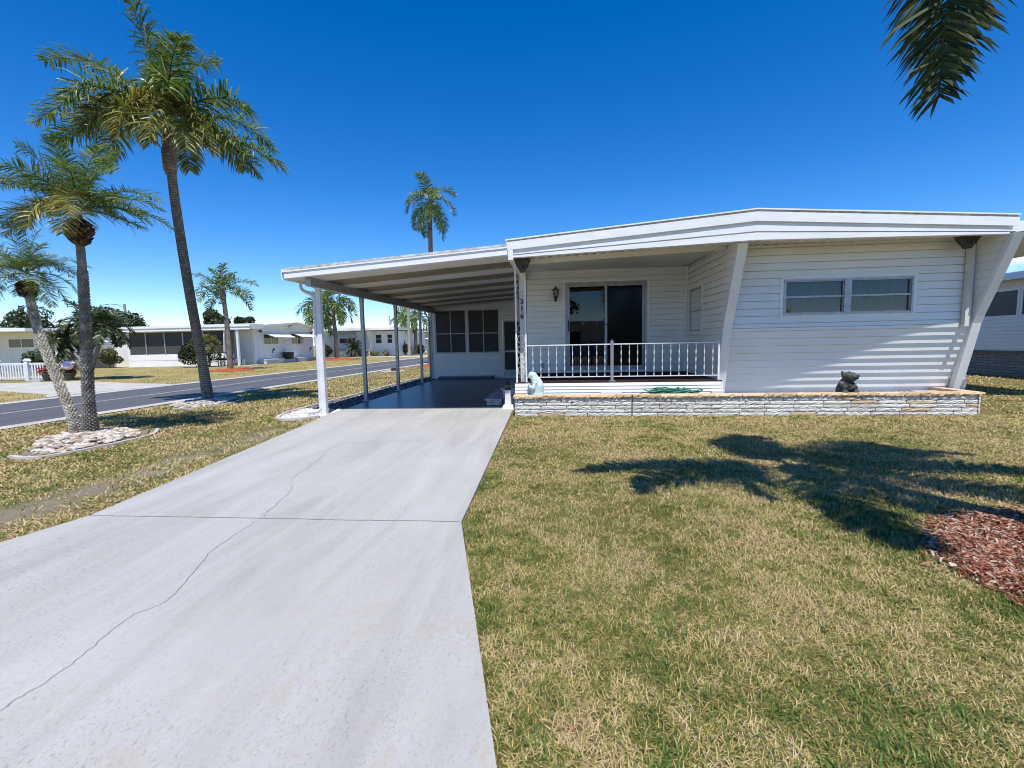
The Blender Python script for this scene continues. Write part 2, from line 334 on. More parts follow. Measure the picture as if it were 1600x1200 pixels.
GRAV = [(-4.86, 7.49), (-5.05, 7.9), (-5.14, 8.6), (-5.10, 16.3), (-4.20, 16.3), (-4.20, 7.8)]
MULC = (3.36, 2.60, 1.18, .92)
lawn = MB(); # lawn sheet near the house, laid just above the ground
xs = np.linspace(-9.5, 14, 60); ys = np.linspace(-2.2, 30, 80)
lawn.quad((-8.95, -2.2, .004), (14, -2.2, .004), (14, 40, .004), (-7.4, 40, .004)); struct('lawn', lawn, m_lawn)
d = MB(); d.prism([(x, y) for x, y in DRIVE], 2, -.05, .03); drv = struct('driveway', d, m_drive)
def strip(mb, pts, w, z):
    pts = np.asarray(pts, float)
    for (a, bb) in zip(pts[:-1], pts[1:]):
        dd = bb-a; n = np.array([-dd[1], dd[0]])/np.hypot(*dd)*w/2
        mb.add([(*(a-n), z), (*(a+n), z), (*(bb+n), z), (*(bb-n), z)], [(0, 3, 2, 1)])
m_crack = P('crack shadow dirt', (.19, .18, .165), (.33, .315, .29), 30, .95)
def jag(p, q, n, amp, seed):
    r = np.random.default_rng(seed); t = np.linspace(0, 1, n); p, q = np.array(p), np.array(q); dd = q-p; nn = np.array([-dd[1], dd[0]])/np.hypot(*dd)
    off = np.cumsum(r.normal(0, amp, n)); off -= np.linspace(off[0], off[-1], n)
    return p+np.outer(t, dd)+np.outer(off, nn)
def crackline(P_, n, amp, seed):
    P_ = spline([(x, y, 0) for x, y in P_], n)[:, :2]; r = np.random.default_rng(seed); return P_+r.normal(0, amp, P_.shape)
for pts, w in ((jag((-3.61, 3.07), (-.70, 3.09), 40, .002, 1), .006), (jag((-3.99, 7.37), (-.82, 7.56), 20, .004, 2), .004),
               (crackline([(-3.59, 5.75), (-2.69, 5.57), (-2.26, 5.68), (-1.49, 5.65), (-.79, 5.44)], 40, .012, 3), .003),
               (crackline([(-2.2, 3.09), (-2.28, 3.45), (-2.36, 3.74), (-2.54, 4.05), (-2.62, 4.58), (-2.78, 5.32), (-2.66, 5.6), (-2.35, 5.68)], 60, .010, 4), .0035),
               (crackline([(-2.2, 3.03), (-2.16, 2.55), (-1.98, 2.04), (-2.03, 1.86), (-1.97, 1.52), (-1.99, 1.30), (-2.1, .9)], 70, .006, 6), .0030)):
    k = MB(); strip(k, pts, w, .034); k.build('crack', m_crack, drv)
e = MB(); e.box(-4.22, -.72, 8.625, 15.9, -.05, .034); struct('carport_floor', e, m_slabpaint)
# side street with pale gutters and a worn crown
def ribbon(name, f0, f1, y0, y1, z, mat, n=40):
    k = MB(); ys = np.linspace(y0, y1, n)
    for a, bb in zip(ys[:-1], ys[1:]): k.quad((f0(a), a, z), (f1(a), a, z), (f1(bb), bb, z), (f0(bb), bb, z))
    return struct(name, k, mat)
ribbon('road', lambda y: road_x(y)-RW, road_x, -60, 160, .010, m_road)
ribbon('gutter', lambda y: road_x(y)-.34, lambda y: road_x(y)+.02, -2, 160, .016, m_gutter)
ribbon('far_gutter', lambda y: road_x(y)-RW-.05, lambda y: road_x(y)-RW+.42, -60, 160, .016, m_gutter)
ribbon('road_crown_streak', lambda y: road_x(y)-2.42-.09, lambda y: road_x(y)-2.42+.09, -60, 160, .014, m_crown)
k = MB(); k.prism([(-26, 13.9), (-18.1, 13.14), (-14.9, 11.95), (-14.1, 11.2), (-13.6, 15.05), (-15.9, 15.65), (-19.6, 17.1), (-22.6, 16.4), (-26, 16.9)], 2, -.02, .022); struct('neighbour_driveway', k, m_gutter)
k = MB(); k.prism([(-14.2, 42.0), (-12.3, 42.0), (-12.2, 46.0), (-17.0, 47.0), (-21, 46.6), (-21, 44.6), (-17, 44.2)], 2, -.02, .022); struct('far_driveway', k, m_gutter)
k = MB(); k.box(-21.6, -20.9, 29.4, 39.6, -.02, .03); struct('footpath', k, m_gutter)
# street in front of the house, behind the photographer
k = MB(); k.quad((-9.6, -8.6, .008), (60, -8.6, .008), (60, -2.9, .008), (-9.6, -2.9, .008)); struct('front_street', k, m_road)
k = MB(); k.quad((-9.0, -2.9, .014), (60, -2.9, .014), (60, -2.4, .014), (-9.0, -2.4, .014)); struct('front_gutter', k, m_gutter)

# ================================================================ grass
def sheet_(poly, z): mb = MB(); mb.add([(x, y, z) for x, y in poly], [list(range(len(poly)))]); return mb
def scatter_blades(n, xr, yr, dens, exclude, L, wd, seed, upright=.5):
    r = np.random.default_rng(seed); x = r.uniform(*xr, n); y = r.uniform(*yr, n)
    keep = r.random(n) < dens(x, y)
    for p in exclude: keep &= ~p(x, y)
    x, y = x[keep], y[keep]; k = len(x); dist = np.hypot(x, y)
    patch = vnoise(x*1.3, y*1.3, 3)*.6+vnoise(x*4, y*4, 5)*.4
    ln = L*r.uniform(.5, 1.35, k)*(.6+.8*patch); w = wd*r.uniform(.6, 1.3, k)*np.clip(dist/3.2, .8, 4)
    az = r.uniform(0, 2*np.pi, k); tilt = np.clip(r.normal(1.12-upright*.5*patch, .34, k), .1, 1.53)
    dx, dy = np.cos(az), np.sin(az); h0 = np.stack([x, y, np.full(k, .004)], 1)
    d1 = np.stack([dx*np.sin(tilt), dy*np.sin(tilt), np.cos(tilt)], 1)
    t2 = np.clip(tilt+r.uniform(.1, .8, k), 0, 1.72); d2 = np.stack([dx*np.sin(t2), dy*np.sin(t2), np.cos(t2)], 1)
    sd = np.stack([-dy, dx, np.zeros(k)], 1)*w[:, None]/2
    m1 = h0+d1*ln[:, None]*.5; tp = m1+d2*ln[:, None]*.5; tp[:, 2] = np.maximum(tp[:, 2], .008)
    V = np.stack([h0-sd*.7, h0+sd*.7, m1+sd, m1-sd, tp], 1).reshape(-1, 3); i = np.arange(k)[:, None]*5
    return V, i+np.array([[0, 1, 2, 3]]), i+np.array([[3, 2, 4]])
def ell(cx, cy, rx, ry): return lambda x, y: ((x-cx)/rx)**2+((y-cy)/ry)**2 < 1+.25*(vnoise(x*5, y*5, 9)-.5)
def poly_(p): return lambda x, y: inpoly(x, y, p)
ex = [poly_(DRIVE), poly_(BED2), poly_(BEDT), poly_(GRAV), lambda x, y: (x > -.75) & (x < 7.1) & (y > 7.70) & (y < 20)]
def bare(x, y): return np.clip(.25+1.5*vnoise(x*.9+y*.2, y*.9, 21), .25, 1)
g = MB()
def dens_r(x, y): return np.clip(2.6/np.hypot(x, y), 0, 1)**1.35*(x < y*1.25+.6)*bare(x, y)*(1-.70*ell(MULC[0], MULC[1], MULC[2]*.93, MULC[3]*.93)(x, y))
for V, F4, F3 in (scatter_blades(1250000, (-.75, 9.5), (.85, 7.75), dens_r, ex, .034, .0042, 1),
                  scatter_blades(90000, (6.8, 14), (5, 19), lambda x, y: .5*bare(x, y), ex+[lambda x, y: x > 13.1], .05, .006, 2)):
    n0 = g.n; g.v.append(V); g.f += [F4+n0, F3+n0]; g.n += len(V)
tag(g.build('grass', m_blade), 'dry patchy lawn grass in front of the stone planter', 'grass', kind='stuff')
g = MB()
def sandy(x, y): return 1-.9*np.clip(1.3*np.exp(-((x+4.33+.5*(vnoise(x*2.5, y*2.5, 8)-.5))**2/.06))*np.clip(2.2*vnoise(x*4, y*4, 4)-.4, 0, 1)*(y < 6.8), 0, 1)
V, F4, F3 = scatter_blades(480000, (-9.3, -3.4), (1.6, 30), lambda x, y: np.clip(6/np.hypot(x, y), 0, 1)**1.1*(x > road_x(y)+.04+.12*vnoise(y*3, x, 2))*bare(x, y)*sandy(x, y)*((x < -5.18) | (y < 7.8)), ex, .042, .0058, 3)
g.v.append(V); g.f += [F4, F3]; g.n += len(V)
tag(g.build('verge_grass', m_blade), 'dry lawn grass between the driveway and the side street', 'grass', kind='stuff')
g = MB()
dv = [(-26, 13.9), (-18.1, 13.14), (-14.9, 11.95), (-14.1, 11.2), (-13.6, 15.05), (-15.9, 15.65), (-19.6, 17.1), (-22.6, 16.4), (-26, 16.9)]
V, F4, F3 = scatter_blades(130000, (-34, -12), (9, 46), lambda x, y: (x < road_x(y)-RW-.06)*np.clip(20/np.hypot(x, y), 0, 1)*(1.0-.7*(x < -22)), [poly_(dv), lambda x, y: (x < -20.9) & (y > 29.4)], .05, .0045, 4)
g.v.append(V); g.f += [F4, F3]; g.n += len(V)
tag(g.build('far_grass', m_blade), 'lawn grass across the side street', 'grass', kind='stuff')
# greener weed tufts in the thin lawn
TUFTS = [(-4.6, 5.8), (-4.56, 6.01), (-5.06, 6.14), (-4.94, 4.14), (-4.75, 3.74), (-4.49, 3.33), (-4.83, 3.64), (.03, 3.39), (-.07, 1.3), (.97, 3.71), (.94, 2.64), (.92, 1.57), (1.22, 1.68), (1.17, 1.78), (.57, 1.35), (.45, 1.92), (-.01, 2.18), (4.18, 5.11), (4.24, 5.7), (1.98, 6.94), (.85, 6.95), (-.44, 2.64), (.07, 1.89), (1.35, 1.55), (.3, 1.28), (1.05, 1.4), (1.6, 3.0), (2.6, 6.6), (-6.9, 7.9), (-7.4, 8.3), (-6.0, 8.4)]
r = np.random.default_rng(17); TUFTS += [(-.66-.05*(y-3.09)/5 if y > 3.09 else -.66+(3.09-y)*.27, y) for y in np.sort(r.uniform(1.5, 7.6, 22))]; TUFTS += [(r.uniform(-.5, 5), r.uniform(1.2, 7.3)) for i in range(46)]+[(r.uniform(-8, -4.6), r.uniform(3, 12)) for i in range(26)]
g = MB()
for q, (x, y) in enumerate(TUFTS):
    k = int(r.uniform(25, 75)) if q < 31 else int(r.uniform(12, 34)); R_ = r.uniform(.05, .16)*(1.5 if y > 4 else 1)
    px_, py_ = x+r.normal(0, R_, k), y+r.normal(0, R_, k); ok_ = ~inpoly(px_, py_, DRIVE); px_, py_ = px_[ok_], py_[ok_]; k = len(px_)
    if not k: continue
    az = r.uniform(0, 6.28, k); ti = np.clip(r.normal(.8, .3, k), .1, 1.35); ln = r.uniform(.03, .065, k)*(1 if y < 3 else 1.4); w = r.uniform(.0035, .0065, k)*max(1, y/4)
    h0 = np.stack([px_, py_, np.full(k, .004)], 1); dx, dy = np.cos(az), np.sin(az); d1 = np.stack([dx*np.sin(ti), dy*np.sin(ti), np.cos(ti)], 1); t2 = np.minimum(ti+.5, 1.6); d2 = np.stack([dx*np.sin(t2), dy*np.sin(t2), np.cos(t2)], 1); sd = np.stack([-dy, dx, 0*dx], 1)*w[:, None]/2
    m1 = h0+d1*ln[:, None]*.5; tp = m1+d2*ln[:, None]*.5; V = np.stack([h0-sd*.7, h0+sd*.7, m1+sd, m1-sd, tp], 1).reshape(-1, 3); i = np.arange(k)[:, None]*5; n0 = g.n
    g.v.append(V); g.n += len(V); g.f += [i+n0+np.array([[0, 1, 2, 3]]), i+n0+np.array([[3, 2, 4]])]
tag(g.build('weed_tufts', island_mat('green weed blades', [(0, (.05, .11, .015)), (.5, (.10, .19, .03)), (.85, (.17, .25, .05)), (1, (.32, .30, .10))], .5, .35, trans=.25)), 'bright green grass tufts scattered through the dry lawn', 'weeds', kind='stuff')
# ================================================================ stones, gravel, mulch
def ico():
    p = (1+5**.5)/2; v = np.array([(-1, p, 0), (1, p, 0), (-1, -p, 0), (1, -p, 0), (0, -1, p), (0, 1, p), (0, -1, -p), (0, 1, -p), (p, 0, -1), (p, 0, 1), (-p, 0, -1), (-p, 0, 1)], float)
    f = [(0, 11, 5), (0, 5, 1), (0, 1, 7), (0, 7, 10), (0, 10, 11), (1, 5, 9), (5, 11, 4), (11, 10, 2), (10, 7, 6), (7, 1, 8), (3, 9, 4), (3, 4, 2), (3, 2, 6), (3, 6, 8), (3, 8, 9), (4, 9, 5), (2, 4, 11), (6, 2, 10), (8, 6, 7), (9, 8, 1)]
    return v/np.linalg.norm(v[0]), np.array(f)
IV, IF = ico()
def stones(n, sampler, size, z, seed, flat=.6):
    r = np.random.default_rng(seed); mb = MB(); x, y = sampler(r, n); k = len(x)
    s = size*r.uniform(.55, 1.3, (k, 1, 1)); V = IV[None]*s*(1+r.normal(0, .16, (k, 12, 1)))*np.stack([r.uniform(.8, 1.4, k), r.uniform(.7, 1.1, k), np.full(k, flat)*r.uniform(.7, 1.2, k)], 1)[:, None, :]
    a = r.uniform(0, 6.28, k)[:, None]; V = np.stack([V[..., 0]*np.cos(a)-V[..., 1]*np.sin(a), V[..., 0]*np.sin(a)+V[..., 1]*np.cos(a), V[..., 2]], -1)
    zz = z(x, y) if callable(z) else np.full(k, z)
    V += np.stack([x, y, zz+s[:, 0, 0]*flat*.3], 1)[:, None, :]
    mb.add(V.reshape(-1, 3), (np.arange(k)[:, None, None]*12+IF[None]).reshape(-1, 3)); return mb
def in_poly(poly, shrink=.0):
    P_ = np.array(poly); c = P_.mean(0); Q = c+(P_-c)*(1-shrink); lo, hi = Q.min(0), Q.max(0)
    def f(r, n):
        x = r.uniform(lo[0], hi[0], n*2); y = r.uniform(lo[1], hi[1], n*2); k = inpoly(x, y, [tuple(q) for q in Q]); return x[k][:n], y[k][:n]
    return f
def sheet(poly, z): mb = MB(); mb.add([(x, y, z) for x, y in poly], [list(range(len(poly)))]); return mb
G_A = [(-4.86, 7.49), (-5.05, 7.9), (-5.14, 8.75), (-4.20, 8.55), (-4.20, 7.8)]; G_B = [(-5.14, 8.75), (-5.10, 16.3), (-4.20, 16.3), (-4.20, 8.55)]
struct('gravel_bed', sheet(G_A, .012), m_gravelbed); struct('gravel_bed', sheet(G_B, .012), P('shade darkened dust', (.07, .07, .075), (.03, .03, .033), 30, .95, .6, 60, .02))  # second sheet: carport roof shade painted into the dust colour
tag(stones(1500, in_poly(G_A, .0), .028, .014, 5).build('gravel', m_gravel), 'white gravel patch round the front carport post', 'gravel', kind='stuff')
tag(stones(4200, in_poly(G_B, .0), .030, .014, 9).build('shaded_gravel', island_mat('shade darkened gravel', [(0, (.03, .03, .033)), (.5, (.10, .10, .105)), (.85, (.20, .20, .20)), (1, (.45, .44, .42))], .85, .3)), 'gravel strip along the carport posts further back, coloured darker for the roof shade', 'gravel', kind='stuff')  # stones under the carport roof: its shade is put into their colour
def curb(name, label, cat, pts, w, h, mat, z=0):
    mb = MB(); pts = np.asarray(pts, float); L = len(pts)
    T = np.gradient(pts, axis=0); T /= np.linalg.norm(T, axis=1)[:, None]; Nn = np.stack([-T[:, 1], T[:, 0]], 1)*w/2
    V = np.concatenate([np.c_[pts-Nn, np.full(L, z-.03)], np.c_[pts+Nn, np.full(L, z-.03)], np.c_[pts+Nn*.8, np.full(L, z+h)], np.c_[pts-Nn*.8, np.full(L, z+h)]])
    F = [(i+a*L, i+1+a*L, i+1+((a+1) % 4)*L, i+((a+1) % 4)*L) for i in range(L-1) for a in range(4)]
    F += [(0, L, 2*L, 3*L), (L-1, 4*L-1, 3*L-1, 2*L-1)]; mb.add(V, F)
    return tag(mb.build(name, mat), label, cat)
curb('gravel_edging', 'white concrete edging curving round the gravel strip beside the carport', 'edging', spline([(-4.27, 7.72), (-4.55, 7.45), (-4.86, 7.46), (-5.08, 7.9), (-5.17, 8.6), (-5.13, 11.6), (-5.13, 14), (-5.1, 16.4)], 50), .08, .05, m_gutter)
for bed, nm, a, seed in ((BED2, 'two leaning palms', 520, 6), (BEDT, 'tallest palm', 700, 7)):
    c = np.array(bed).mean(0)
    struct('palm_bed', sheet(bed, .012), m_soil)
    tag(stones(a, in_poly(bed, .10), .045, lambda x, y: .010+.035*np.exp(-((x-c[0])**2+(y-c[1])**2)/.5), seed, .5).build('river_rocks', m_rock, smooth=False), 'tan and white rocks heaped round the foot of the '+nm, 'rocks', kind='stuff')
curb('bed_edging', 'low concrete edging along the rock bed of the two leaning palms', 'edging', spline([(-6.68, 4.86), (-6.25, 4.82), (-6.05, 5.35), (-6.02, 6.1), (-6.35, 6.6)], 24), .07, .035, m_gutter)
curb('bed_edging', 'low concrete edging along the rock bed of the tallest palm', 'edging', spline([(-8.05, 8.78), (-7.68, 8.95), (-7.50, 9.54), (-7.66, 10.35), (-8.2, 11.05)], 24), .07, .035, m_gutter)
# mulch bed under the palm beside the camera
mm_ = MB(); mm_.add([(MULC[0]+MULC[2]*.98*math.cos(a)*(1+.06*math.sin(5*a)), MULC[1]+MULC[3]*.98*math.sin(a)*(1+.06*math.sin(5*a)), .012) for a in np.linspace(0, 6.28, 40, endpoint=False)], [list(range(40))]); struct('mulch_bed', mm_, P('mulch dust', (.20, .10, .06), (.30, .19, .13), 12, .95, .6, 60, .02))
def chips(n, cx, cy, rx, ry, size, seed, hgt=.02):
    r = np.random.default_rng(seed); a = r.uniform(0, 6.28, n); q = np.sqrt(r.random(n))*(1+r.normal(0, .05, n)); x = cx+rx*q*np.cos(a); y = cy+ry*q*np.sin(a)
    mb = MB(); l = size*r.uniform(.5, 1.6, n); w = l*r.uniform(.12, .35, n); az = r.uniform(0, 3.14, n); ti = r.normal(0, .35, n); z = .016+r.random(n)*hgt
    d1 = np.stack([np.cos(az)*np.cos(ti), np.sin(az)*np.cos(ti), np.sin(ti)], 1)*l[:, None]/2; d2 = np.stack([-np.sin(az), np.cos(az), r.normal(0, .3, n)], 1)*w[:, None]/2; c = np.stack([x, y, z], 1)
    up = np.array([0, 0, .003]); V = np.stack([c-d1-d2, c+d1-d2, c+d1+d2, c-d1+d2, c-d1-d2*.8+up, c+d1-d2*.8+up, c+d1+d2*.8+up, c-d1+d2*.8+up], 1).reshape(-1, 3)
    F = np.array([(3, 2, 1, 0), (4, 5, 6, 7), (0, 1, 5, 4), (1, 2, 6, 5), (2, 3, 7, 6), (3, 0, 4, 7)]); mb.add(V, (np.arange(n)[:, None, None]*8+F[None]).reshape(-1, 4)); return mb
tag(chips(26000, *MULC, .030, 8).build('mulch', m_mulch), 'reddish wood chip mulch at the right edge of the lawn', 'mulch', kind='stuff')

# ================================================================ siding and windows
def siding(mb, Pf, n, u0, u1, z0, z1, expo=.125, holes=(), lap=.013, phase=0., gap=.010):
    """lapped boards; Pf(u,z) -> point of the wall plane, n outward; u0,u1 may be functions of z; holes (u0,u1,z0,z1)"""
    n = Vector(n); fu = lambda f, z: f(z) if callable(f) else f
    zs = []; k = math.floor((z0-phase)/expo)
    while True:
        a, b = phase+k*expo, phase+(k+1)*expo
        if a >= z1-1e-4: break
        cuts = sorted({max(a, z0), min(b, z1), *[h for hh in holes for h in hh[2:] if max(a, z0) < h < min(b, z1)]})
        for p, q in zip(cuts[:-1], cuts[1:]):
            if q-p > 1e-4: zs.append((p, q, a, b))
        k += 1
    for p, q, a, b in zs:
        off = lambda z: .002+lap*(1-(z-a)/(b-a))**1.0
        mid = (p+q)/2; lo, hi = fu(u0, mid), fu(u1, mid); segs = []; cur = None
        hs = sorted([h for h in holes if h[2] < mid < h[3]]); s = None
        edges = [(fu(u0, p), fu(u0, q))]
        for h in hs: edges += [(h[0], h[0]), (h[1], h[1])]
        edges.append((fu(u1, p), fu(u1, q)))
        for e0, e1 in zip(edges[0::2], edges[1::2]):
            first = abs(p-a) < 1e-5; p2 = min(p+gap, q-1e-4) if first else p
            A = Vector(Pf(e0[0], p2))+n*off(p2); B = Vector(Pf(e1[0], p2))+n*off(p2); C = Vector(Pf(e1[1], q))+n*off(q); D = Vector(Pf(e0[1], q))+n*off(q)
            mb.quad(A, B, C, D)
            if first:
                A2, B2 = Vector(Pf(e0[0], p2))-n*.014, Vector(Pf(e1[0], p2))-n*.014; A3, B3 = Vector(Pf(e0[0], p))-n*.014, Vector(Pf(e1[0], p))-n*.014
                mb.quad(A2, B2, B, A); mb.quad(A3, B3, B2, A2)
def front(Y): return lambda u, d, z: (u, Y-d, z)          # wall facing -Y
def westw(X): return lambda u, d, z: (X-d, u, z)          # wall facing -X
def eastw(X): return lambda u, d, z: (X+d, u, z)
def ubox(mb, f, u0, u1, d0, d1, z0, z1):
    p = [f(u0, d1, z0), f(u1, d1, z0), f(u1, d0, z0), f(u0, d0, z0), f(u0, d1, z1), f(u1, d1, z1), f(u1, d0, z1), f(u0, d0, z1)]
    mb.hexa(p)
def uframe(mb, f, u0, u1, z0, z1, w, d0, d1):
    ubox(mb, f, u0, u1, d0, d1, z1-w, z1); ubox(mb, f, u0, u1, d0, d1, z0, z0+w)
    ubox(mb, f, u0, u0+w, d0, d1, z0+w, z1-w); ubox(mb, f, u1-w, u1, d0, d1, z0+w, z1-w)
# ================================================================ the mobile home
home = thing('mobile_home', 'white vinyl-sided mobile home with a recessed porch and low gabled roof, nearest house', 'house', (3.1, 12, 0))
XW, XE, XP, YF, YP = -.72, 6.74, 2.86, 8.245, 10.48
ZM, ZB = 1.445, .33
yw = lambda z: YF if z >= ZM else YF+(ZM-z)*.33
m = MB()
siding(m, lambda u, z: (u, yw(z), z), (0, -1, 0), XP+.13, XE, ZM, 2.83, .126, [(3.84, 5.82, 1.65, 2.24)])
siding(m, lambda u, z: (u, yw(z), z), (0, -.95, -.31), XP+.10, XE, ZB, ZM, .126, lap=.024)
fw = m.build('front_wall', m_white, home)
m = MB(); m.box(XP+.12, XE-.01, YF+.38, YF+.41, .0, .36); m.build('skirting', m_trim, home)
# window with vertical blinds
f = front(YF); w = m = MB(); uframe(m, f, 3.765, 5.90, 1.59, 2.30, .055, -.01, .020); win = m.build('window', m_trim, home)
m = MB(); uframe(m, f, 3.82, 5.845, 1.645, 2.245, .03, -.08, .030); ubox(m, f, 4.78, 4.885, -.08, .026, 1.675, 2.215)
for a, b in ((3.85, 4.78), (4.885, 5.815)):
    ubox(m, f, a, b, -.03, .014, 1.935, 1.965); uframe(m, f, a, b, 1.675, 2.215, .016, -.04, .010)
m.build('sash', m_alu, win)
m = MB(); m.quad(f(3.85, -.02, 1.675), f(5.81, -.02, 1.675), f(5.81, -.02, 2.215), f(3.85, -.02, 2.215)); m.build('pane', m_glass, win)
m = MB(); x = 3.84
while x < 5.82:
    a = .35+random.uniform(-.1, .1); m.quad(f(x, -.10, 1.62), f(x+.088, -.10-.03*a, 1.62), f(x+.088, -.10-.03*a, 2.3), f(x, -.10, 2.3)); x += .082
m.build('blind', m_blind, win)
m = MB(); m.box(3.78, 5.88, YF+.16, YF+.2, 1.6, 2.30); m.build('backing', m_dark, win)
m = MB(); ubox(m, f, 3.875, 3.955, -.019, -.017, 1.69, 1.755); m.build('sticker', P('yellow sticker', (.35, .28, .05), (.05, .05, .05), 40), win)
# porch back wall with the sliding door
f = front(YP); DZ0, DZ1, DX0, DX1 = .585, 2.60, .185, 2.01
m = MB(); siding(m, lambda u, z: (u, YP, z), (0, -1, 0), XW+.05, XP, .55, 2.87, .122, [(DX0, DX1, DZ0, DZ1)]); m.build('porch_wall', m_white, home)
m = MB(); uframe(m, f, DX0-.05, DX1+.05, DZ0-.03, DZ1+.05, .06, -.02, .022); door = m.build('sliding_door', m_trim, home)
m = MB(); uframe(m, f, DX0+.01, DX1-.01, DZ0+.03, DZ1-.01, .045, -.10, .012); m.build('door_frame', m_alu, door)
m = MB(); uframe(m, f, DX0+.055, 1.13, DZ0+.075, DZ1-.055, .055, -.05, -.015); m.build('door_sash', m_alu, door)
m = MB(); uframe(m, f, 1.08, DX1-.055, DZ0+.075, DZ1-.055, .05, -.09, -.056); m.build('door_sash', m_alu, door)
for a, b, dd in ((DX0+.11, 1.075, -.03), (1.13, DX1-.105, -.07)):
    m = MB(); m.quad(f(a, dd, DZ0+.13), f(b, dd, DZ0+.13), f(b, dd, DZ1-.11), f(a, dd, DZ1-.11)); m.build('glass_pane', m_doorglass if a < .6 else m_doorscreen, door)
m = MB(); ubox(m, f, DX0+.07, DX0+.10, -.015, .03, 1.50, 1.75); m.build('door_handle', m_black, door)
m = MB(); ubox(m, f, 1.085, 1.12, -.015, .012, 1.62, 1.65); m.build('door_latch', m_black, door)
m = MB(); yb = YP+.12
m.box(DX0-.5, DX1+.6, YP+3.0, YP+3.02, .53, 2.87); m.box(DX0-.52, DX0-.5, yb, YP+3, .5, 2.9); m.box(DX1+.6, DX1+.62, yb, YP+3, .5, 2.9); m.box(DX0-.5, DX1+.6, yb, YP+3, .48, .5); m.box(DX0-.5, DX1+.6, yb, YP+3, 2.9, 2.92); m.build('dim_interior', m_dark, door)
for x in (.62, .95, 1.45):
    m = MB(); m.tube([(x, YP+.55, 2.2), (x, YP+.55, 1.75)], .004, 5); m.lathe([(.003, .06), (.018, .03), (.02, 0), (.012, -.05), (.002, -.06)], (x, YP+.55, 1.70), 8); m.build('pull_cord', m_trim, door)
m = MB(); ubox(m, f, -.39, -.30, 0, .03, .68, .795); m.build('socket_cover', m_alu, home)
# porch side wall and its window
f = westw(XP)
pw = (9.45, 10.30, 1.436, 2.328)
edge = lambda z: 7.635+(2.72-z)*.455 if z > 1.494 else 8.193+(1.494-z)*.27
m = MB(); siding(m, lambda u, z: (XP, u, z), (-1, 0, 0), lambda z: edge(z)+.02, YP, .33, 2.85, .122, [pw]); m.build('porch_side_wall', m_white, home)
m = MB(); uframe(m, f, pw[0]-.06, pw[1]+.06, pw[2]-.06, pw[3]+.06, .065, -.02, .02); w2 = m.build('side_window', m_trim, home)
m = MB(); uframe(m, f, pw[0]+.005, pw[1]-.005, pw[2]+.005, pw[3]-.005, .03, -.05, .010); ubox(m, f, pw[0]+.03, pw[1]-.03, -.03, .0, 1.845, 1.875); m.build('sash', m_alu, w2)
m = MB(); m.quad(*[f(u, -.015, z) for u, z in ((pw[0], pw[2]), (pw[1], pw[2]), (pw[1], pw[3]), (pw[0], pw[3]))]); m.build('pane', m_glass, w2)
m = MB()
for i in range(36): ubox(m, f, pw[0], pw[1], -.08, -.065, pw[2]+i*.0256, pw[2]+i*.0256+.018)
m.build('blind', P('grey mini blind', (.30, .31, .31)), w2)
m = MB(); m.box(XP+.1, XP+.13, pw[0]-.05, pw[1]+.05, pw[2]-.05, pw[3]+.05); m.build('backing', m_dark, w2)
# fins: boards whose front edge leans out to carry the eave
def fin(x0, x1, wall_y):
    pr = [(edge(2.76)-.02, 2.76), (edge(1.8)-.02, 1.8), (edge(1.62)-.016, 1.62), (edge(1.45)-.015, 1.45), (edge(1.3)-.02, 1.3), (edge(.30)-.03, .30)]
    k = MB(); n = len(pr)
    for (ya, za), (yb_, zb) in zip(pr[:-1], pr[1:]):
        k.hexa([(x0, yb_, zb), (x1, yb_, zb), (x1, yb_+.10, zb), (x0, yb_+.10, zb), (x0, ya, za), (x1, ya, za), (x1, ya+.10, za), (x0, ya+.10, za)])
    return k
fin(XP-.022, XP+.125, YF).build('fin', m_trim, home)
fin(XE-.0, XE+.135, YF).build('fin', m_trim, home)
f = westw(XE); m = MB(); siding(m, lambda u, z: (XE, u, z), (-1, 0, 0), lambda z: edge(z)+.06, YF, 1.45, 2.83, .126); m.build('fin_siding', m_white, home)
m = MB(); m.box(XE-.065, XE-.02, YF-.04, YF-.002, 1.45, 2.82); m.build('corner_trim', m_trim, home)
m = MB(); m.box(XP-.055, XP-.01, YP-.055, YP-.005, .56, 2.85); m.build('corner_trim', m_trim, home)
# the hidden flanks
m = MB(); siding(m, lambda u, z: (XW, u, z), (-1, 0, 0), YP, 21.0, .2, 2.85, .122); siding(m, lambda u, z: (XE+.13, u, z), (1, 0, 0), 8.4, 21.0, .2, 2.85, .126)
m.quad((XW, 21, 0), (XE+.1, 21, 0), (XE+.1, 21, 2.9), (XW, 21, 2.9)); m.build('side_wall', m_white, home)
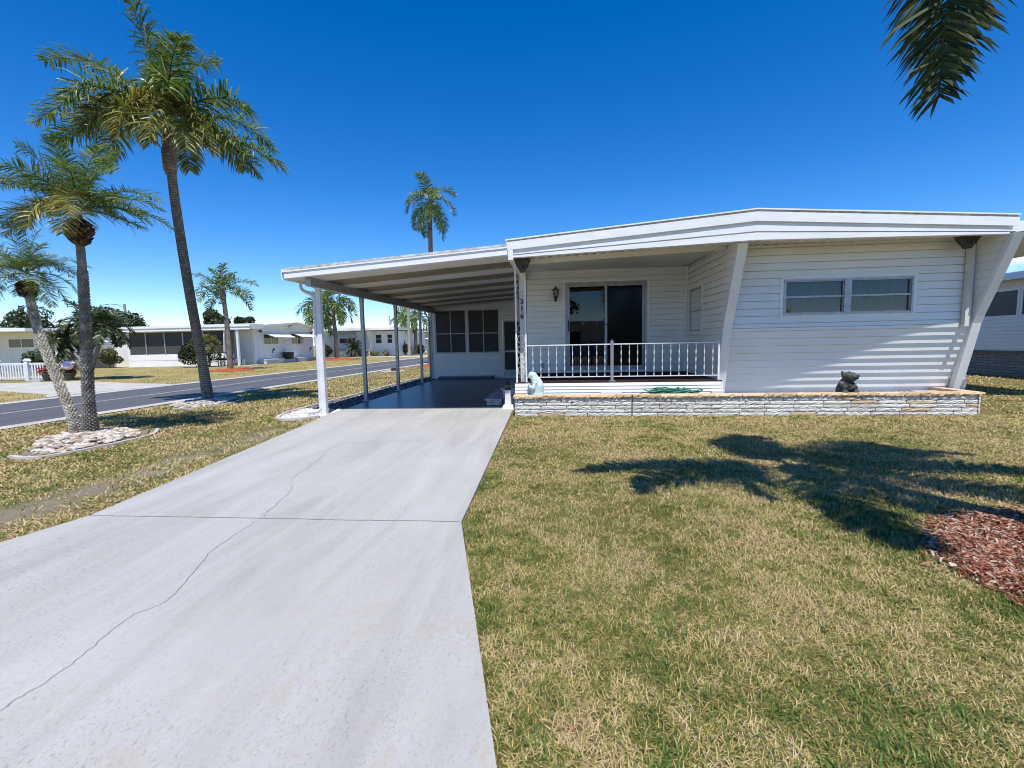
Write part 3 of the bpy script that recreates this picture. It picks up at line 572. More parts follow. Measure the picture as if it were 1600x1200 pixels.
# roof: low gable, layered fascia, ribbed soffit
XL, XK, XR, YE = -.79, 3.02, 6.79, 7.42
yE = lambda x: YE+(.23*(x-XK)/(XR-XK) if x > XK else .125*(XK-x)/(XK-XL))
def slope(x, l, k, r): return l+(k-l)*(x-XL)/(XK-XL) if x < XK else k+(r-k)*(x-XK)/(XR-XK)
m = MB()
for xa, xb in ((XL, XK), (XK, XR+.02)):
    za, zb = slope(xa, 2.92, 3.198, 3.005), slope(xb, 2.92, 3.198, 3.005)
    m.hexa([(xa, yE(xa)+.05, za-.10), (xb, yE(xb)+.05, zb-.10), (xb, 21.3, zb-.10), (xa, 21.3, za-.10), (xa, yE(xa)+.05, za), (xb, yE(xb)+.05, zb), (xb, 21.3, zb), (xa, 21.3, za)])
roof = m.build('roof', m_roof, home)
def band(mb, x0, x1, y0, y1, top, bot):     # top, bot: (left, peak, right)
    for a, b in ((x0, XK), (XK, x1)):
        if a < XK < b or a >= XK or b <= XK:
            t0, t1, b0, b1 = slope(a, *top), slope(b, *top), slope(a, *bot), slope(b, *bot)
            A, B = yE(a)-YE, yE(b)-YE; mb.hexa([(a, y0+A, b0), (b, y0+B, b1), (b, y1+B, b1), (a, y1+A, b0), (a, y0+A, t0), (b, y0+B, t1), (b, y1+B, t1), (a, y1+A, t0)])
m = MB(); band(m, XL-.02, XR+.03, YE-.035, YE+.12, (2.945, 3.222, 3.03), (2.925, 3.202, 3.01)); m.build('drip_edge', m_trim, roof)
m = MB(); band(m, XL, XR+.015, YE-.005, YE+.05, (2.925, 3.202, 3.01), (2.90, 3.173, 2.98)); m.build('gravel_stop', m_grime, roof)
fas = MB(); band(fas, XL-.01, XR+.02, YE-.025, YE+.05, (2.90, 3.173, 2.98), (2.775, 3.035, 2.855)); fas = fas.build('fascia', m_fascia, home)
m = MB(); band(m, XL+.02, XR-.015, YE+.03, YE+.09, (2.775, 3.035, 2.855), (2.715, 2.976, 2.80)); m.build('fascia_step', m_fascia, fas)
m = MB(); band(m, XL+.03, XR-.03, YE-.005, YE+.09, (2.715, 2.976, 2.80), (2.700, 2.888, 2.782)); m.build('fascia_strip', m_fascia, fas)
m = MB(); band(m, XL+.04, XR-.05, YE+.03, YE+.09, (2.700, 2.888, 2.782), (2.685, 2.868, 2.77)); m.build('fascia_step', m_fascia, fas)
m = MB(); band(m, XL+.06, XR-.08, YE+.0, YE+.09, (2.685, 2.868, 2.77), (2.655, 2.76, 2.748)); m.build('fascia_strip', m_fascia, fas)
sf = lambda x: slope(x, 2.665, 2.775, 2.765)
m = MB(); x = XL+.05; k = 0
while x < XR+.3:                                   # ribbed soffit panels from the fascia to the wall heads
    x2 = x+.075; zz = (.028, 0.)[k % 2]; y1 = 8.36
    r = lambda xx, yy: min(sf(xx), 2.9)+(yy-YE)*.075
    m.quad((x, yE(x)+.05, r(x, YE)+zz), (x, y1, r(x, y1)+zz), (x2, y1, r(x2, y1)+zz), (x2, yE(x2)+.05, r(x2, YE)+zz))
    z2 = (.028, 0.)[(k+1) % 2]
    m.quad((x2, yE(x2)+.05, r(x2, YE)+zz), (x2, y1, r(x2, y1)+zz), (x2, y1, r(x2, y1)+z2), (x2, yE(x2)+.05, r(x2, YE)+z2))
    x = x2; k += 1
m.build('soffit', m_soffit, home)
m = MB(); m.hexa([(XW+.02, 8.12, 2.635), (XP-.03, 8.12, 2.765), (XP-.03, 8.20, 2.765), (XW+.02, 8.20, 2.635), (XW+.02, 8.12, 2.705), (XP-.03, 8.12, 2.86), (XP-.03, 8.20, 2.86), (XW+.02, 8.20, 2.705)]); m.build('soffit_trim', m_soffit, home)
m = MB(); m.quad((XW, 8.20, 2.77), (XW, YP, 2.872), (XP, YP, 2.872), (XP, 8.20, 2.85)); m.build('porch_ceiling', P('grey white porch ceiling', (.66, .65, .63), (.60, .59, .57), 1.5, .5), home)
m = MB(); m.box(XW, XP-.02, YP-.03, YP, 2.805, 2.85); m.build('ceiling_trim', m_trim, home)
m = MB(); m.box(XL+.02, XL+.10, YE+.1, 21, 2.62, 2.86); m.build('eave_board', m_trim, home)
# awning roof over the far side
m = MB(); m.hexa([(XE+.2, 8.9, 3.02), (10.5, 8.9, 2.98), (10.5, 15, 2.98), (XE+.2, 15, 3.02), (XE+.2, 8.9, 3.11), (10.5, 8.9, 3.07), (10.5, 15, 3.07), (XE+.2, 15, 3.11)])
so = m.build('side_roof', m_trim, home); m = MB(); m.box(XE+.2, 10.55, 8.82, 8.895, 3.00, 3.18); m.build('fascia', m_fascia, so)
# porch deck
m = MB(); k = 0
for za, zb in ((.33, .387), (.387, .443), (.443, .498), (.498, .547)): m.hexa([(XW-.03, 8.07-.012, za), (2.78, 8.07-.012, za), (2.78, 8.13, za), (XW-.03, 8.13, za), (XW-.03, 8.07, zb), (2.78, 8.07, zb), (2.78, 8.13, zb), (XW-.03, 8.13, zb)])
m.box(XW-.02, 2.84, 8.14, YP-.01, .0, .52); m.build('porch_deck', m_white, home)
m = MB(); m.box(XW+.0, 2.81, 8.10, YP-.02, .549, .567); m.build('porch_carpet', m_carpet, home)
m = MB(); m.box(.75, 1.11, 8.03, 8.056, .30, .395); m.build('skirt_vent', m_trim, home)
# rain heads and downspouts, house number
def rain_head(x, y, z):
    k = MB()
    for (w0, d0, z0), (w1, d1, z1) in (((.035, .035, -.19), (.085, .07, -.10)), ((.085, .07, -.10), (.105, .085, -.06)), ((.105, .085, -.06), (.125, .10, 0)), ((.135, .11, .0), (.135, .11, .022))):
        lo = [(x-w0, y-d0, z+z0), (x+w0, y-d0, z+z0), (x+w0, y+d0, z+z0), (x-w0, y+d0, z+z0)]; hi = [(x-w1, y-d1, z+z1), (x+w1, y-d1, z+z1), (x+w1, y+d1, z+z1), (x-w1, y+d1, z+z1)]; k.hexa(lo+hi)
    for s in (-.055, 0, .055): k.box(x+s-.008, x+s+.008, y-.096, y-.075, z-.14+abs(s)*.3, z-.06)
    return k
rain_head(-.57, 7.86, 2.65).build('rain_head', m_bronze, home)
rain_head(6.42, 7.99, 2.80).build('rain_head', m_bronze, home)
m = MB(); m.box(6.585, 6.65, YF-.10, YF-.035, 1.40, 2.66); m.build('downspout', P('cream downspout', (.66, .63, .55), (.55, .52, .45), 5, .5), home)
m = MB(); m.box(-.66, -.57, 8.26, 8.34, .57, 2.40); m.bar((-.57, 7.87, 2.52), (-.615, 8.30, 2.36), .09, .07)
ds = m.build('downspout', P('cream number board', (.66, .62, .52), (.55, .50, .42), 4, .55), home)
def digit(ch, x, y, z, size):
    cu = bpy.data.curves.new('house_digit', 'FONT'); cu.body = ch; cu.size = size; cu.extrude = .006; cu.align_x = 'CENTER'; cu.offset = .004
    o = bpy.data.objects.new('tmp', cu); COL.objects.link(o); dg = bpy.context.evaluated_depsgraph_get(); dg.update()
    me = bpy.data.meshes.new_from_object(o.evaluated_get(dg)); bpy.data.objects.remove(o)
    me.transform(Matrix.Rotation(math.pi/2, 4, 'X')); me.materials.clear(); me.materials.append(m_black)
    q = bpy.data.objects.new('house_digit', me); COL.objects.link(q); q.parent = ds; q.location = Vector((x, y, z))-Vector(ORG[ds])
for ch, z in zip('316', (1.965, 1.84, 1.71)): digit(ch, -.615, 8.252, z, .125)
# ================================================================ iron post, railing, lantern, steps
ip = thing('iron_porch_post', 'white wrought iron porch post with scrolls between two slim bars at the steps', 'post', (-.64, 8.12, .567))
for x in (-.715, -.545):
    m = MB(); m.box(x-.015, x+.015, 8.105, 8.135, .567, 2.64); m.build('upright', m_iron, ip)
m = MB(); m.bar((-.70, 8.12, 2.60), (-.55, 8.12, 2.36), .02); m.bar((-.70, 8.12, 2.62), (-.55, 8.12, 2.62), .02); m.build('brace', m_iron, ip)
m = MB()
for i in range(9):
    z0 = .70+i*.185
    for s in (1, -1):
        pts = [(-.63+s*(.02+.042*math.sin(t*3.2))*(1 if t < 1 else 1), 8.12, z0+.16*t+.01*math.cos(t*9)) for t in np.linspace(0, 1, 9)]
        m.tube(pts, .0038, 5)
m.build('scrollwork', m_iron, ip)
rl = thing('porch_railing', 'white metal porch railing with twisted balusters in front of the sliding door', 'railing', (1.2, 8.17, .567))
m = MB(); m.box(-.53, 2.77, 8.15, 8.178, 1.210, 1.229); m.build('top_rail', m_iron, rl)
m = MB(); m.box(-.53, 2.77, 8.155, 8.175, .645, .660); m.build('bottom_rail', m_iron, rl)
m = MB(); m.box(.935, .985, 8.14, 8.195, .567, 1.27); m.box(.90, 1.02, 8.12, 8.215, .567, .579); m.prism([(.93, 1.27), (.99, 1.27), (.97, 1.30), (.95, 1.30)], 1, 8.15, 8.185); m.build('newel', m_alu, rl)
m = MB(); m.box(2.75, 2.78, 8.15, 8.18, .567, 1.25); m.build('end_post', m_iron, rl)
nb = 23
for i in range(nb):
    x = -.43+i*(3.10/(nb-1))
    if abs(x-.96) < .045: continue
    m = MB(); a = np.linspace(0, 2*np.pi, 6, endpoint=False)
    m.tube([(x, 8.1675, z) for z in np.linspace(.663, 1.208, 24)], .0068, 4, fn=lambda a, i: 1.0+.35*np.cos(2*(a-i*.55)))
    m.build('baluster', m_iron, rl)
wl = thing('wall_lantern', 'black carriage lantern on the porch wall left of the sliding door', 'lantern', (-.02, 10.450, 2.33))
m = MB(); m.box(-.045, .015, 10.420, 10.475, 2.19, 2.35); m.tube([(-.015, 10.440, 2.22), (-.015, 10.380, 2.20), (-.015, 10.340, 2.24)], .011, 6); m.lathe([(.004, 0), (.014, .02), (.012, .06), (.03, .09), (.05, .12), (.052, .14)], (-.015, 10.340, 2.15), 6); m.build('bracket', m_black, wl)
m = MB(); m.lathe([(.045, 0), (.062, .12)], (-.015, 10.340, 2.29), 6); m.build('lantern_glass', P('seeded lamp glass', (.30, .29, .26), (.2, .19, .17), 20, .2), wl)
m = MB(); m.lathe([(.085, 0), (.06, .035), (.03, .05), (.012, .06), (.02, .075), (.004, .10)], (-.015, 10.340, 2.41), 6)
for a in np.linspace(0, 2*np.pi, 6, endpoint=False): m.bar((-.015+.047*math.cos(a), 10.340+.047*math.sin(a), 2.28), (-.015+.064*math.cos(a), 10.340+.064*math.sin(a), 2.42), .008)
m.build('lantern_cap', m_black, wl)
def course_blocks(mb, f, u0, u1, z0, z1, L, rows, seed, depth=.03, rough=.0032, gap=.009, lip=0):
    r = np.random.default_rng(seed); h = (z1-z0)/rows
    for q in range(rows):
        u = u0-(r.uniform(.3, .6)*L if q % 2 else 0)*(u1-u0 > L)
        while u < u1-.01:
            l = L*r.uniform(.9, 1.08); a, b = max(u, u0), min(u+l, u1); u += l
            if b-a < .03: continue
            nu, nz = max(3, int((b-a)/.035)), 4; uu = np.linspace(a+gap/2, b-gap/2, nu); zz = np.linspace(z0+q*h+gap/2, z0+(q+1)*h-gap/2, nz)
            D = lip+r.normal(.004, rough, (nu, nz)); D[0, :] = D[-1, :] = lip-.006; D[:, 0] -= .004; D[:, -1] -= .004
            V = [f(uu[i], D[i, j], zz[j]) for i in range(nu) for j in range(nz)]; n = len(V)
            F = [(i*nz+j, (i+1)*nz+j, (i+1)*nz+j+1, i*nz+j+1) for i in range(nu-1) for j in range(nz-1)]
            mb.add(V+[f(uu[i], -depth, zz[j]) for i, j in ((0, 0), (nu-1, 0), (nu-1, nz-1), (0, nz-1))], F)
            c = mb.n-len(V)-4; o = c+n
            # sides
            bot = [c+i*nz for i in range(nu)]; top = [c+i*nz+nz-1 for i in range(nu)]
            mb.f += [np.array([[o+1, o]+bot]), np.array([[o+3, o+2]+top[::-1]]), np.array([[o, o+3]+[c+j for j in range(nz)][::-1]]), np.array([[o+2, o+1]+[c+(nu-1)*nz+j for j in range(nz)]])]
st = thing('entry_steps', 'two grey painted block steps up to the porch beside the carport floor', 'steps', (-1.08, 9.9, .03))
for (x0, x1, z1, y0, s) in ((-1.43, -1.10, .165, 8.95, 1), (-1.12, -.76, .355, 9.12, 2)):
    m = MB(); m.box(x0+.02, x1, y0+.04, 11.2, .03, z1-.03); k = m.build('riser_core', m_mortar, st)
    m = MB(); course_blocks(m, front(y0+.03), x0+.015, x1, .034, z1-.03, .26, 2 if s == 1 else 5, 40+s, rough=.005); course_blocks(m, westw(x0+.02), y0+.03, 11.2, .034, z1-.03, .3, 2 if s == 1 else 5, 50+s, rough=.005); m.build('riser_blocks', m_stone, st)
    m = MB(); m.box(x0-.02, x1, y0, 11.2, z1-.03, z1); m.build('tread', P('grey tread paint', (.33, .36, .40), (.26, .29, .33), 4, .6), st)
pd = thing('lantern_pedestal', 'small white tapered pedestal at the left end of the stone planter', 'pedestal', (-.94, 8.63, .03))
m = MB(); m.hexa([(-1.05, 8.52, .03), (-.83, 8.52, .03), (-.83, 8.74, .03), (-1.05, 8.74, .03), (-1.03, 8.54, .09), (-.85, 8.54, .09), (-.85, 8.72, .09), (-1.03, 8.72, .09)])
m.hexa([(-1.0, 8.57, .09), (-.88, 8.57, .09), (-.88, 8.69, .09), (-1.0, 8.69, .09), (-.985, 8.585, .38), (-.895, 8.585, .38), (-.895, 8.675, .38), (-.985, 8.675, .38)]); m.build('shaft', m_block, pd)
gl = thing('garden_lantern', 'small black solar lantern standing on the white pedestal', 'lantern', (-.94, 8.63, .38))
m = MB(); m.lathe([(.065, 0), (.06, .025), (.035, .035)], (-.94, 8.63, .38), 8); m.build('lantern_base', m_black, gl)
m = MB(); m.lathe([(.035, 0), (.042, .06)], (-.94, 8.63, .415), 8); m.build('lantern_body', P('smoky lamp glass', (.05, .05, .045), (.09, .085, .07), 20, .3), gl)
m = MB(); m.lathe([(.06, 0), (.045, .02), (.02, .045), (.004, .08)], (-.94, 8.63, .475), 8); m.build('lantern_cap', m_black, gl)
# ================================================================ stone planter
pl = thing('stone_planter', 'low split stone planter with tan capstones along the front of the home', 'planter', (3, 7.8, 0))
PX0, PX1, PY0, PY1 = -.74, 6.62, 7.77, 8.72
m = MB(); m.box(PX0+.03, PX1-.03, PY0+.03, PY0+.16, 0, .325); m.box(PX0+.03, PX0+.16, PY0+.16, 8.25, 0, .325); m.box(PX1-.16, PX1-.03, PY0+.16, PY1, 0, .325); m.build('core', m_mortar, pl)
m = MB(); course_blocks(m, front(PY0+.02), PX0, 1.245, .0, .31, .42, 5, 61); course_blocks(m, front(PY0+.02), 1.258, PX1, .0, .31, .42, 5, 67); course_blocks(m, westw(PX0+.02), PY0, 8.27, .0, .31, .40, 5, 62); course_blocks(m, eastw(PX1-.02), PY0, PY1, .0, .31, .40, 5, 63); m.build('stone_courses', m_stone, pl)
r = np.random.default_rng(5)
def cap_run(mb, f, u0, u1, L, din, dout, z0, z1, seed):
    r = np.random.default_rng(seed); u = u0
    while u < u1-.02:
        l = min(L*r.uniform(.9, 1.08), u1-u); l = l if u1-(u+l) > .12 else u1-u; nu = max(4, int(l/.03)); uu = np.linspace(u+.004, u+l-.004, nu)
        n = nu; V = []
        for x in uu: V += [f(x, dout+r.normal(-.004, .006), z0), f(x, dout+r.normal(.003, .007), (z0+z1)/2), f(x, dout+r.normal(-.006, .006), z1-.004), f(x, din, z1+r.normal(0, .001)), f(x, din, z0)]
        F = [(i*5+j, (i+1)*5+j, (i+1)*5+(j+1) % 5, i*5+(j+1) % 5) for i in range(n-1) for j in range(5)]; mb.add(V, F); mb.f += [np.array([[mb.n-5*n+j for j in range(5)]]), np.array([[mb.n-5+j for j in range(5)][::-1]])]; u += l
m = MB(); cap_run(m, front(PY0), PX0-.02, 1.245, .43, -.17, .006, .314, .368, 3); cap_run(m, front(PY0), 1.258, PX1+.03, .43, -.17, .006, .314, .366, 4); cap_run(m, westw(PX0), PY0+.17, 8.27, .4, -.16, .02, .314, .372, 5); cap_run(m, eastw(PX1), PY0+.17, PY1, .5, -.17, .03, .314, .368, 6); m.build('capstones', m_cap, pl)
struct('planter_fill', sheet([(PX0+.1, PY0+.1), (PX1-.1, PY0+.1), (PX1-.1, 8.95), (PX0+.1, 8.32)], .27), m_gravelbed)
tag(stones(2600, in_poly([(PX0+.2, PY0+.18), (PX1-.2, PY0+.18), (PX1-.2, 8.8), (PX0+.2, 8.27)]), .024, .272, 15).build('planter_gravel', m_gravel), 'white gravel filling the long stone planter', 'gravel', kind='stuff')
m = MB(); m.box(5.9, 6.28, 8.0, 8.25, .30, .345); tag(m.build('stepping_stone', m_conc), 'thin pale slab lying at the right end of the stone planter', 'slab')
m = MB(); m.box(2.60, 2.80, 7.98, 8.05, .27, .40); tag(m.build('concrete_block', m_block), 'small white block in the planter below the left fin of the front wall', 'block')
m = MB()
rr = random.Random(4)
for i in range(16):
    cx, cy, R0 = rr.uniform(1.68, 2.2), rr.uniform(7.97, 8.02), rr.uniform(.12, .26); t0 = rr.uniform(0, 6)
    m.tube([(cx+R0*1.25*math.cos(t), cy+R0*.22*math.sin(t), .355+.006*i+.02*math.sin(3*t+i)) for t in np.linspace(t0, t0+5.2, 26)], .009, 6)
tag(m.build('garden_hose', m_fgreen, smooth=True), 'green garden hose coiled loosely in the planter below the porch railing', 'hose')

# ================================================================ carport
cp = thing('carport', 'white flat metal carport roof on slim posts over the dark painted floor', 'carport', (-4.28, 11, 0))
cz = lambda x: 2.50+(x+4.62)*(2.755-2.50)/(3.87)     # underside of the pans
CX0, CX1 = -4.62, XW-.02
y = 7.62; i = 0; pan_w, pan_b = MB(), MB(); rib = MB()
while y < 15.9:
    y1 = min(y+.56, 15.95); pan_w.hexa([(CX0, y, cz(CX0)-.045), (CX1, y, cz(CX1)-.045), (CX1, y1, cz(CX1)-.045), (CX0, y1, cz(CX0)-.045), (CX0, y, cz(CX0)-.03), (CX1, y, cz(CX1)-.03), (CX1, y1, cz(CX1)-.03), (CX0, y1, cz(CX0)-.03)])
    rib.quad((CX0, y1, cz(CX0)-.045), (CX1, y1, cz(CX1)-.045), (CX1, y1+.03, cz(CX1)-.02), (CX0, y1+.03, cz(CX0)-.02))
    y2 = min(y1+.69, 15.95)
    if y2 > y1+.05:
        pan_b.quad((CX0, y1+.03, cz(CX0)-.02), (CX0, y2-.03, cz(CX0)-.02), (CX1, y2-.03, cz(CX1)-.02), (CX1, y1+.03, cz(CX1)-.02))
        rib.quad((CX0, y2-.03, cz(CX0)-.02), (CX1, y2-.03, cz(CX1)-.02), (CX1, y2, cz(CX1)-.045), (CX0, y2, cz(CX0)-.045))
    y = y2
pan_w.build('roof_pans', m_pan, cp); pan_b.build('recessed_pans', m_beige, cp); rib.build('pan_ribs', m_beige, cp)
m = MB(); m.hexa([(CX0, 7.6, cz(CX0)+.03), (CX1, 7.6, cz(CX1)+.03), (CX1, 15.95, cz(CX1)+.03), (CX0, 15.95, cz(CX0)+.03), (CX0, 7.6, cz(CX0)+.06), (CX1, 7.6, cz(CX1)+.06), (CX1, 15.95, cz(CX1)+.06), (CX0, 15.95, cz(CX0)+.06)]); m.build('roof_top', m_roof, cp)
def cband(mb, y0, y1, b, t, x0=-4.64, x1=XW-.06):
    z = lambda x: cz(x)
    mb.hexa([(x0, y0, z(x0)+b), (x1, y0, z(x1)+b), (x1, y1, z(x1)+b), (x0, y1, z(x0)+b), (x0, y0, z(x0)+t), (x1, y0, z(x1)+t), (x1, y1, z(x1)+t), (x0, y1, z(x0)+t)])
m = MB(); cband(m, 7.50, 7.605, -.055, .045); fs = m.build('carport_fascia', m_fascia, cp)
m = MB(); cband(m, 7.485, 7.60, .047, .068); cband(m, 7.515, 7.60, .070, .085); m.build('fascia_lip', m_trim, fs)
m = MB(); cband(m, 7.505, 7.60, .087, .118, -4.60); m.build('drip_edge', m_grime, fs)
m = MB(); m.box(-4.66, -4.62, 7.50, 15.95, 2.43, 2.60); m.build('eave_gutter', m_fascia, cp)
m = MB(); m.box(-4.33, -4.23, 7.66, 15.94, 2.33, 2.475); m.build('beam', m_alu, cp)
for k, yp in enumerate((7.99, 9.83, 11.95, 14.15)):
    s = .042 if k == 0 else .036
    m = MB(); m.box(-4.28-s, -4.28+s, yp-s, yp+s, .0, 2.33); m.box(-4.28-s-.004, -4.28+s+.004, yp-s-.004, yp+s+.004, 2.24, 2.33); m.build('post', m_post if k == 0 else m_alu, cp)
    if k: m = MB(); m.box(-4.36, -4.20, yp-.06, yp+.06, .034, .042); m.build('base_plate', m_alu, cp)
def pipe_spout(x, y, xe):
    k = MB(); P4 = spline([(xe, y, 2.46), (xe, y, 2.36), (xe+.05, y, 2.29), (x-.05, y, 2.22), (x, y, 2.14), (x, y, 1.9)], 26); k.tube(P4, .030, 4, cap=False); k.tube([(x, y, 1.92), (x, y, .16)], .030, 4); k.tube(spline([(x, y, .2), (x, y, .13), (x-.05, y-.01, .08), (x-.22, y-.03, .065)], 14), .030, 4); return k
pipe_spout(-4.362, 7.98, -4.60).build('downspout', m_post, cp)
pipe_spout(-4.47, 15.80, -4.60).build('downspout', m_alu, cp)
# ---------------------------------------------------------------- screened room wall at the back of the carport
YS = 15.9; f = front(YS); m = MB()
siding(m, lambda u, z: (u, YS, z), (0, -1, 0), -4.42, -.75, .034, 2.50, .15, lap=.026, gap=.024, holes=[(-4.30, -1.97, .90, 2.46), (-1.90, -.95, .034, 2.07)])
m.quad((-4.42, YS, 2.50), (-.75, YS, 2.50), (-.75, YS, 2.78), (-4.42, YS, 2.52)); m.build('carport_end_wall', m_white, home)
m = MB(); m.box(-4.46, -4.40, YS-.05, YS+.02, .034, 2.51); m.build('corner_trim', m_trim, home)
m = MB(); uframe(m, f, -4.34, -1.93, .86, 2.50, .05, -.02, .022); ubox(m, f, -3.155, -3.115, -.02, .012, .91, 2.45); sw = m.build('screen_window', m_trim, home)
for a, b in ((-4.29, -3.15), (-3.12, -1.98)):
    m = MB(); uframe(m, f, a, b, .91, 2.45, .05, -.03, .012); mid = (a+b)/2; ubox(m, f, mid-.014, mid+.014, -.03, .006, .96, 2.40); ubox(m, f, a+.05, b-.05, -.02, .008, 1.60, 1.63); m.build('screen_frame', m_alu, sw)
    m = MB(); m.quad(f(a, -.012, .92), f(b, -.012, .92), f(b, -.012, 2.44), f(a, -.012, 2.44)); m.build('screen', m_screen, sw)
m = MB(); uframe(m, f, -1.92, -.93, .036, 2.09, .045, -.02, .018); dw = m.build('screen_door', m_trim, home)
m = MB(); uframe(m, f, -1.87, -.98, .05, 2.045, .055, -.03, .012); ubox(m, f, -1.815, -1.035, -.03, .010, .93, .99); ubox(m, f, -1.815, -1.035, -.03, .010, .10, .32); m.build('door_frame', m_alu, dw)
m = MB(); m.quad(f(-1.82, -.012, .1), f(-1.03, -.012, .1), f(-1.03, -.012, 2.0), f(-1.82, -.012, 2.0)); m.build('screen', m_screen, dw)
m = MB(); m.prism([(15.42, .035), (15.87, .035), (15.87, .125), (15.50, .115)], 0, -4.12, -2.20); tag(m.build('low_step', m_slabpaint), 'low dark painted step along the foot of the screened wall', 'step')

# ================================================================ statues
def remeshed(mb, name, mat, parent, voxel):
    o = mb.build(name, mat, parent, True); q = o.modifiers.new('remesh', 'REMESH'); q.mode = 'VOXEL'; q.voxel_size = voxel; q.use_smooth_shade = True
    s_ = o.modifiers.new('smooth', 'SMOOTH'); s_.factor = .5; s_.iterations = 3; return o
def ball(mb, c, r):
    c = np.array(c); r = np.broadcast_to(r, 3); a = np.linspace(0, np.pi, 9)
    V = [c+r*np.array([math.sin(t)*math.cos(p), math.sin(t)*math.sin(p), math.cos(t)]) for t in a for p in np.linspace(0, 2*np.pi, 12, endpoint=False)]
    mb.add(V, [(i*12+j, (i+1)*12+j, (i+1)*12+(j+1) % 12, i*12+(j+1) % 12) for i in range(8) for j in range(12)])
sx, sy, sz = -.375, 7.945, .30
m_aqua = P('weathered pale aqua concrete', (.40, .56, .56), (.60, .68, .68), 9, .85, .5, 50, .006, lo=.4, hi=.62)
sta = thing('praying_statue', 'pale aqua garden statue of a hooded robed figure bowing in prayer in the planter', 'statue', (sx, sy, sz))
m = MB()
m.tube(spline([(sx+.02, sy, sz), (sx+.025, sy, sz+.12), (sx+.03, sy, sz+.24), (sx-.005, sy, sz+.33), (sx-.05, sy, sz+.40)], 14), [.115, .118, .115, .112, .112, .11, .107, .10, .095, .088, .08, .072, .062, .05], 14)
ball(m, (sx-.068, sy, sz+.405), (.062, .058, .068)); ball(m, (sx-.04, sy, sz+.40), (.07, .066, .066)); ball(m, (sx-.117, sy, sz+.385), (.018, .03, .03))
for s in (-1, 1):
    m.tube([(sx+.0, sy+s*.085, sz+.29), (sx-.03, sy+s*.10, sz+.19), (sx-.10, sy+s*.035, sz+.20)], [.04, .042, .03], 8); m.tube([(sx-.095, sy+s*.02, sz+.19), (sx-.125, sy+s*.006, sz+.275)], [.022, .012], 6)
for k in range(9):
    a = k/9*6.28; m.tube([(sx+.03+.115*math.cos(a), sy+.105*math.sin(a), sz), (sx+.03+.10*math.cos(a), sy+.09*math.sin(a), sz+.22)], [.02, .008], 6)
m.box(sx-.10, sx+.15, sy-.12, sy+.12, sz-.02, sz+.02)
remeshed(m, 'robed_figure', m_aqua, sta, .009)
gx, gy, gz = 4.74, 8.0, .30
m_garg = P('dark green grey cast stone', (.020, .025, .023), (.085, .10, .09), 12, .8, .6, 60, .006, lo=.42, hi=.62)
ga = thing('crouching_creature_statue', 'dark grey crouching creature statue with folded arms in the planter under the window', 'statue', (gx, gy, gz))
m = MB()
m.tube(spline([(gx-.02, gy+.02, gz), (gx-.03, gy+.02, gz+.10), (gx-.02, gy+.01, gz+.19), (gx+.0, gy-.01, gz+.27)], 10), [.09, .10, .105, .105, .10, .092, .084, .078, .07, .06], 14)
ball(m, (gx+.01, gy-.03, gz+.325), (.092, .088, .078)); m.tube([(gx+.03, gy-.05, gz+.32), (gx+.085, gy-.085, gz+.312), (gx+.125, gy-.105, gz+.318)], [.06, .052, .040], 10)
m.tube([(gx+.02, gy-.05, gz+.285), (gx+.09, gy-.10, gz+.275)], [.045, .028], 8)
for s in (-1, 1):
    m.tube([(gx-.01+s*.045, gy-.01, gz+.35), (gx-.02+s*.055, gy-.005, gz+.405)], [.034, .020], 7); ball(m, (gx+.045+s*.03, gy-.075+s*.01, gz+.37), .020); ball(m, (gx+.11+s*.016, gy-.10, gz+.335), .020)
    m.tube([(gx-.01+s*.085, gy-.01, gz+.22), (gx+.0+s*.09, gy-.10, gz+.15), (gx+.01-s*.06, gy-.135, gz+.165+s*.012)], [.036, .034, .028], 8)
    m.tube([(gx+s*.07, gy, gz+.05), (gx+s*.08+.02, gy-.10, gz+.085), (gx+s*.085+.03, gy-.12, gz+.02), (gx+s*.09+.05, gy-.17, gz+.015)], [.055, .052, .036, .03], 8)
m.tube(spline([(gx-.05, gy+.06, gz+.03), (gx-.12, gy+.03, gz+.03), (gx-.14, gy-.04, gz+.02)], 8), np.linspace(.035, .012, 8), 7)
m.box(gx-.11, gx+.12, gy-.14, gy+.12, gz-.02, gz+.012)
remeshed(m, 'creature_body', m_garg, ga, .0075)

